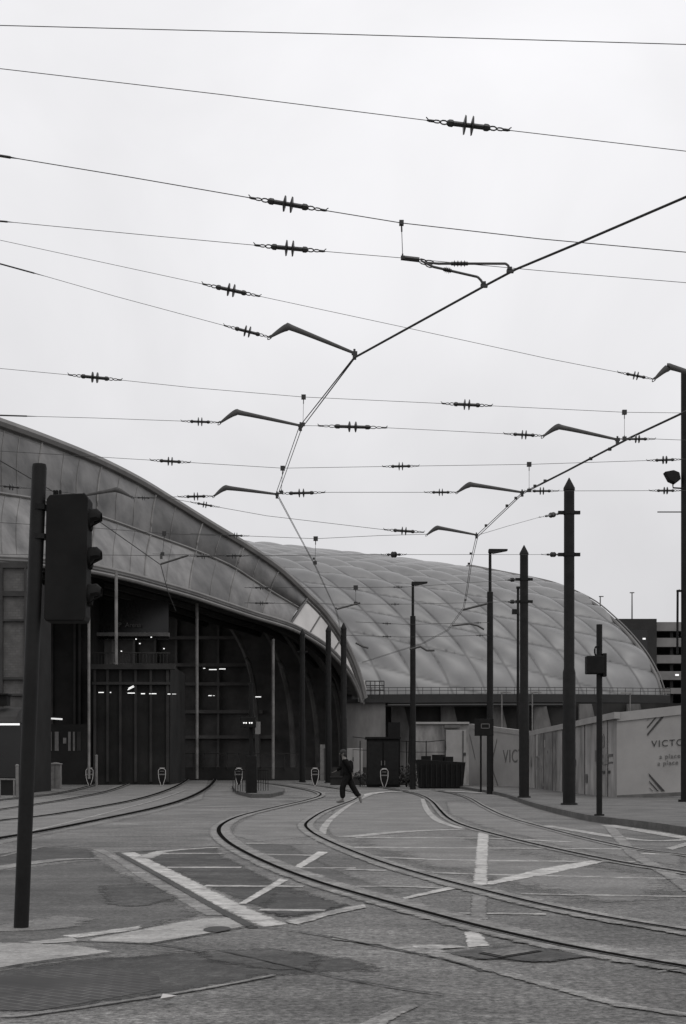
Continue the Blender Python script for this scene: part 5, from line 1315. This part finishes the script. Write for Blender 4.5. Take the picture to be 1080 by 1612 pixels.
def shoe(ank, toe, m):
    a = Vector(ank); t_ = Vector(toe); d = (t_-a).normalized()
    heel = a-d*.06
    return skin_obj('shoe', [heel, a.lerp(t_, .4), t_, t_+d*.05], [(0, 1), (1, 2), (2, 3)], [(.045, .05), (.045, .045), (.045, .034), (.03, .022)], m, per, 1, 2)
shoe((-.16, -.1, .065), (-.33, -.1, .045), 'shoe')
shoe((.425, .09, .16), (.45, .09, .035), 'shoe')
# bag strap / small bag on the back
mb = MB(); uv(mb, W((.1, -.02, 1.22)), .10, .15, .20, 14, 10); mb.build('backpack', 'cloth_dark', per, smooth=True)

# small debris
for x, y, lb in ((262, 1583, 'small white scrap on the dark stained ground'), (472, 1277, 'small pale litter between the rails')):
    p = G(x, y, .03); mb = MB(); mb.add([p+Vector((-.025, 0, 0)), p+Vector((.03, -.02, .012)), p+Vector((.04, .05, .004)), p+Vector((-.02, .04, .014)), p+Vector((.0, .01, -.012))], [(0, 1, 2, 3), (0, 1, 4), (1, 2, 4), (2, 3, 4), (3, 0, 4)])
    tag(mb.build('paper_scrap', 'white_plastic'), lb, 'litter')

# ---------------------------------------------------------------- sky, sun, camera
w = bpy.data.worlds.new('World'); sc.world = w; w.use_nodes = True
nt = w.node_tree; N = nt.nodes; L = nt.links; N.clear()
SUN_EL, SUN_AZ = R(58), R(150)
sky = N.new('ShaderNodeTexSky'); sky.sky_type = 'NISHITA'; sky.sun_disc = False; sky.sun_elevation = SUN_EL; sky.sun_rotation = SUN_AZ; sky.dust_density = 6; sky.air_density = 1.2; sky.altitude = 50
bw = N.new('ShaderNodeRGBToBW'); L.new(sky.outputs[0], bw.inputs[0])
tc = N.new('ShaderNodeTexCoord'); sep = N.new('ShaderNodeSeparateXYZ'); L.new(tc.outputs['Generated'], sep.inputs[0])
# overcast: even out the clear-sky gradient towards a cloud layer, brighter overhead
mr = N.new('ShaderNodeMapRange'); mr.inputs[1].default_value = 0.0; mr.inputs[2].default_value = 0.45; mr.inputs[3].default_value = 0.71; mr.inputs[4].default_value = 1.0; mr.interpolation_type = 'SMOOTHSTEP'; L.new(sep.outputs[2], mr.inputs[0])
ns = N.new('ShaderNodeTexNoise'); ns.inputs['Scale'].default_value = 4.5; ns.inputs['Detail'].default_value = 7; ns.inputs['Distortion'].default_value = .4; L.new(tc.outputs['Generated'], ns.inputs['Vector'])
mn = N.new('ShaderNodeMapRange'); mn.inputs[1].default_value = .3; mn.inputs[2].default_value = .7; mn.inputs[3].default_value = .90; mn.inputs[4].default_value = 1.07; L.new(ns.outputs['Fac'], mn.inputs[0])
m1 = N.new('ShaderNodeMath'); m1.operation = 'MULTIPLY'; L.new(mr.outputs[0], m1.inputs[0]); L.new(mn.outputs[0], m1.inputs[1])
K = N.new('ShaderNodeMath'); K.operation = 'MULTIPLY'; K.inputs[1].default_value = 9.8; L.new(m1.outputs[0], K.inputs[0])
mix = N.new('ShaderNodeMix'); mix.data_type = 'FLOAT'; mix.inputs[0].default_value = 0.93; L.new(bw.outputs[0], mix.inputs[2]); L.new(K.outputs[0], mix.inputs[3])
cc = N.new('ShaderNodeCombineColor')
for i, tq in enumerate((.985, .98, 1.005)):
    q = N.new('ShaderNodeMath'); q.operation = 'MULTIPLY'; q.inputs[1].default_value = tq; L.new(mix.outputs[0], q.inputs[0]); L.new(q.outputs[0], cc.inputs[i])
bg = N.new('ShaderNodeBackground'); bg.inputs['Strength'].default_value = 0.1; out = N.new('ShaderNodeOutputWorld')
L.new(cc.outputs[0], bg.inputs['Color']); L.new(bg.outputs[0], out.inputs['Surface'])
sl = bpy.data.lights.new('sun', 'SUN'); sl.energy = 0.6; sl.angle = R(25); sl.color = (1, .985, .96)
so = bpy.data.objects.new('sun', sl); COL.objects.link(so)
sd = Vector((math.sin(SUN_AZ)*math.cos(SUN_EL), math.cos(SUN_AZ)*math.cos(SUN_EL), math.sin(SUN_EL)))
so.rotation_euler = sd.to_track_quat('Z', 'Y').to_euler(); so.location = (0, 0, 60)

cam = bpy.data.cameras.new('camera'); co = bpy.data.objects.new('camera', cam); COL.objects.link(co); sc.camera = co
co.location = (0, 0, H); co.rotation_euler = (R(90), 0, 0)
cam.sensor_fit = 'VERTICAL'; cam.sensor_height = 36; cam.lens = 50; cam.shift_y = (HY-806)/1612; cam.clip_end = 3000; cam.clip_start = .05
sc.view_settings.view_transform = 'Standard'; sc.view_settings.look = 'None'; sc.view_settings.exposure = 0.0; sc.view_settings.gamma = 1.0
sc.render.resolution_x = 686; sc.render.resolution_y = 1024
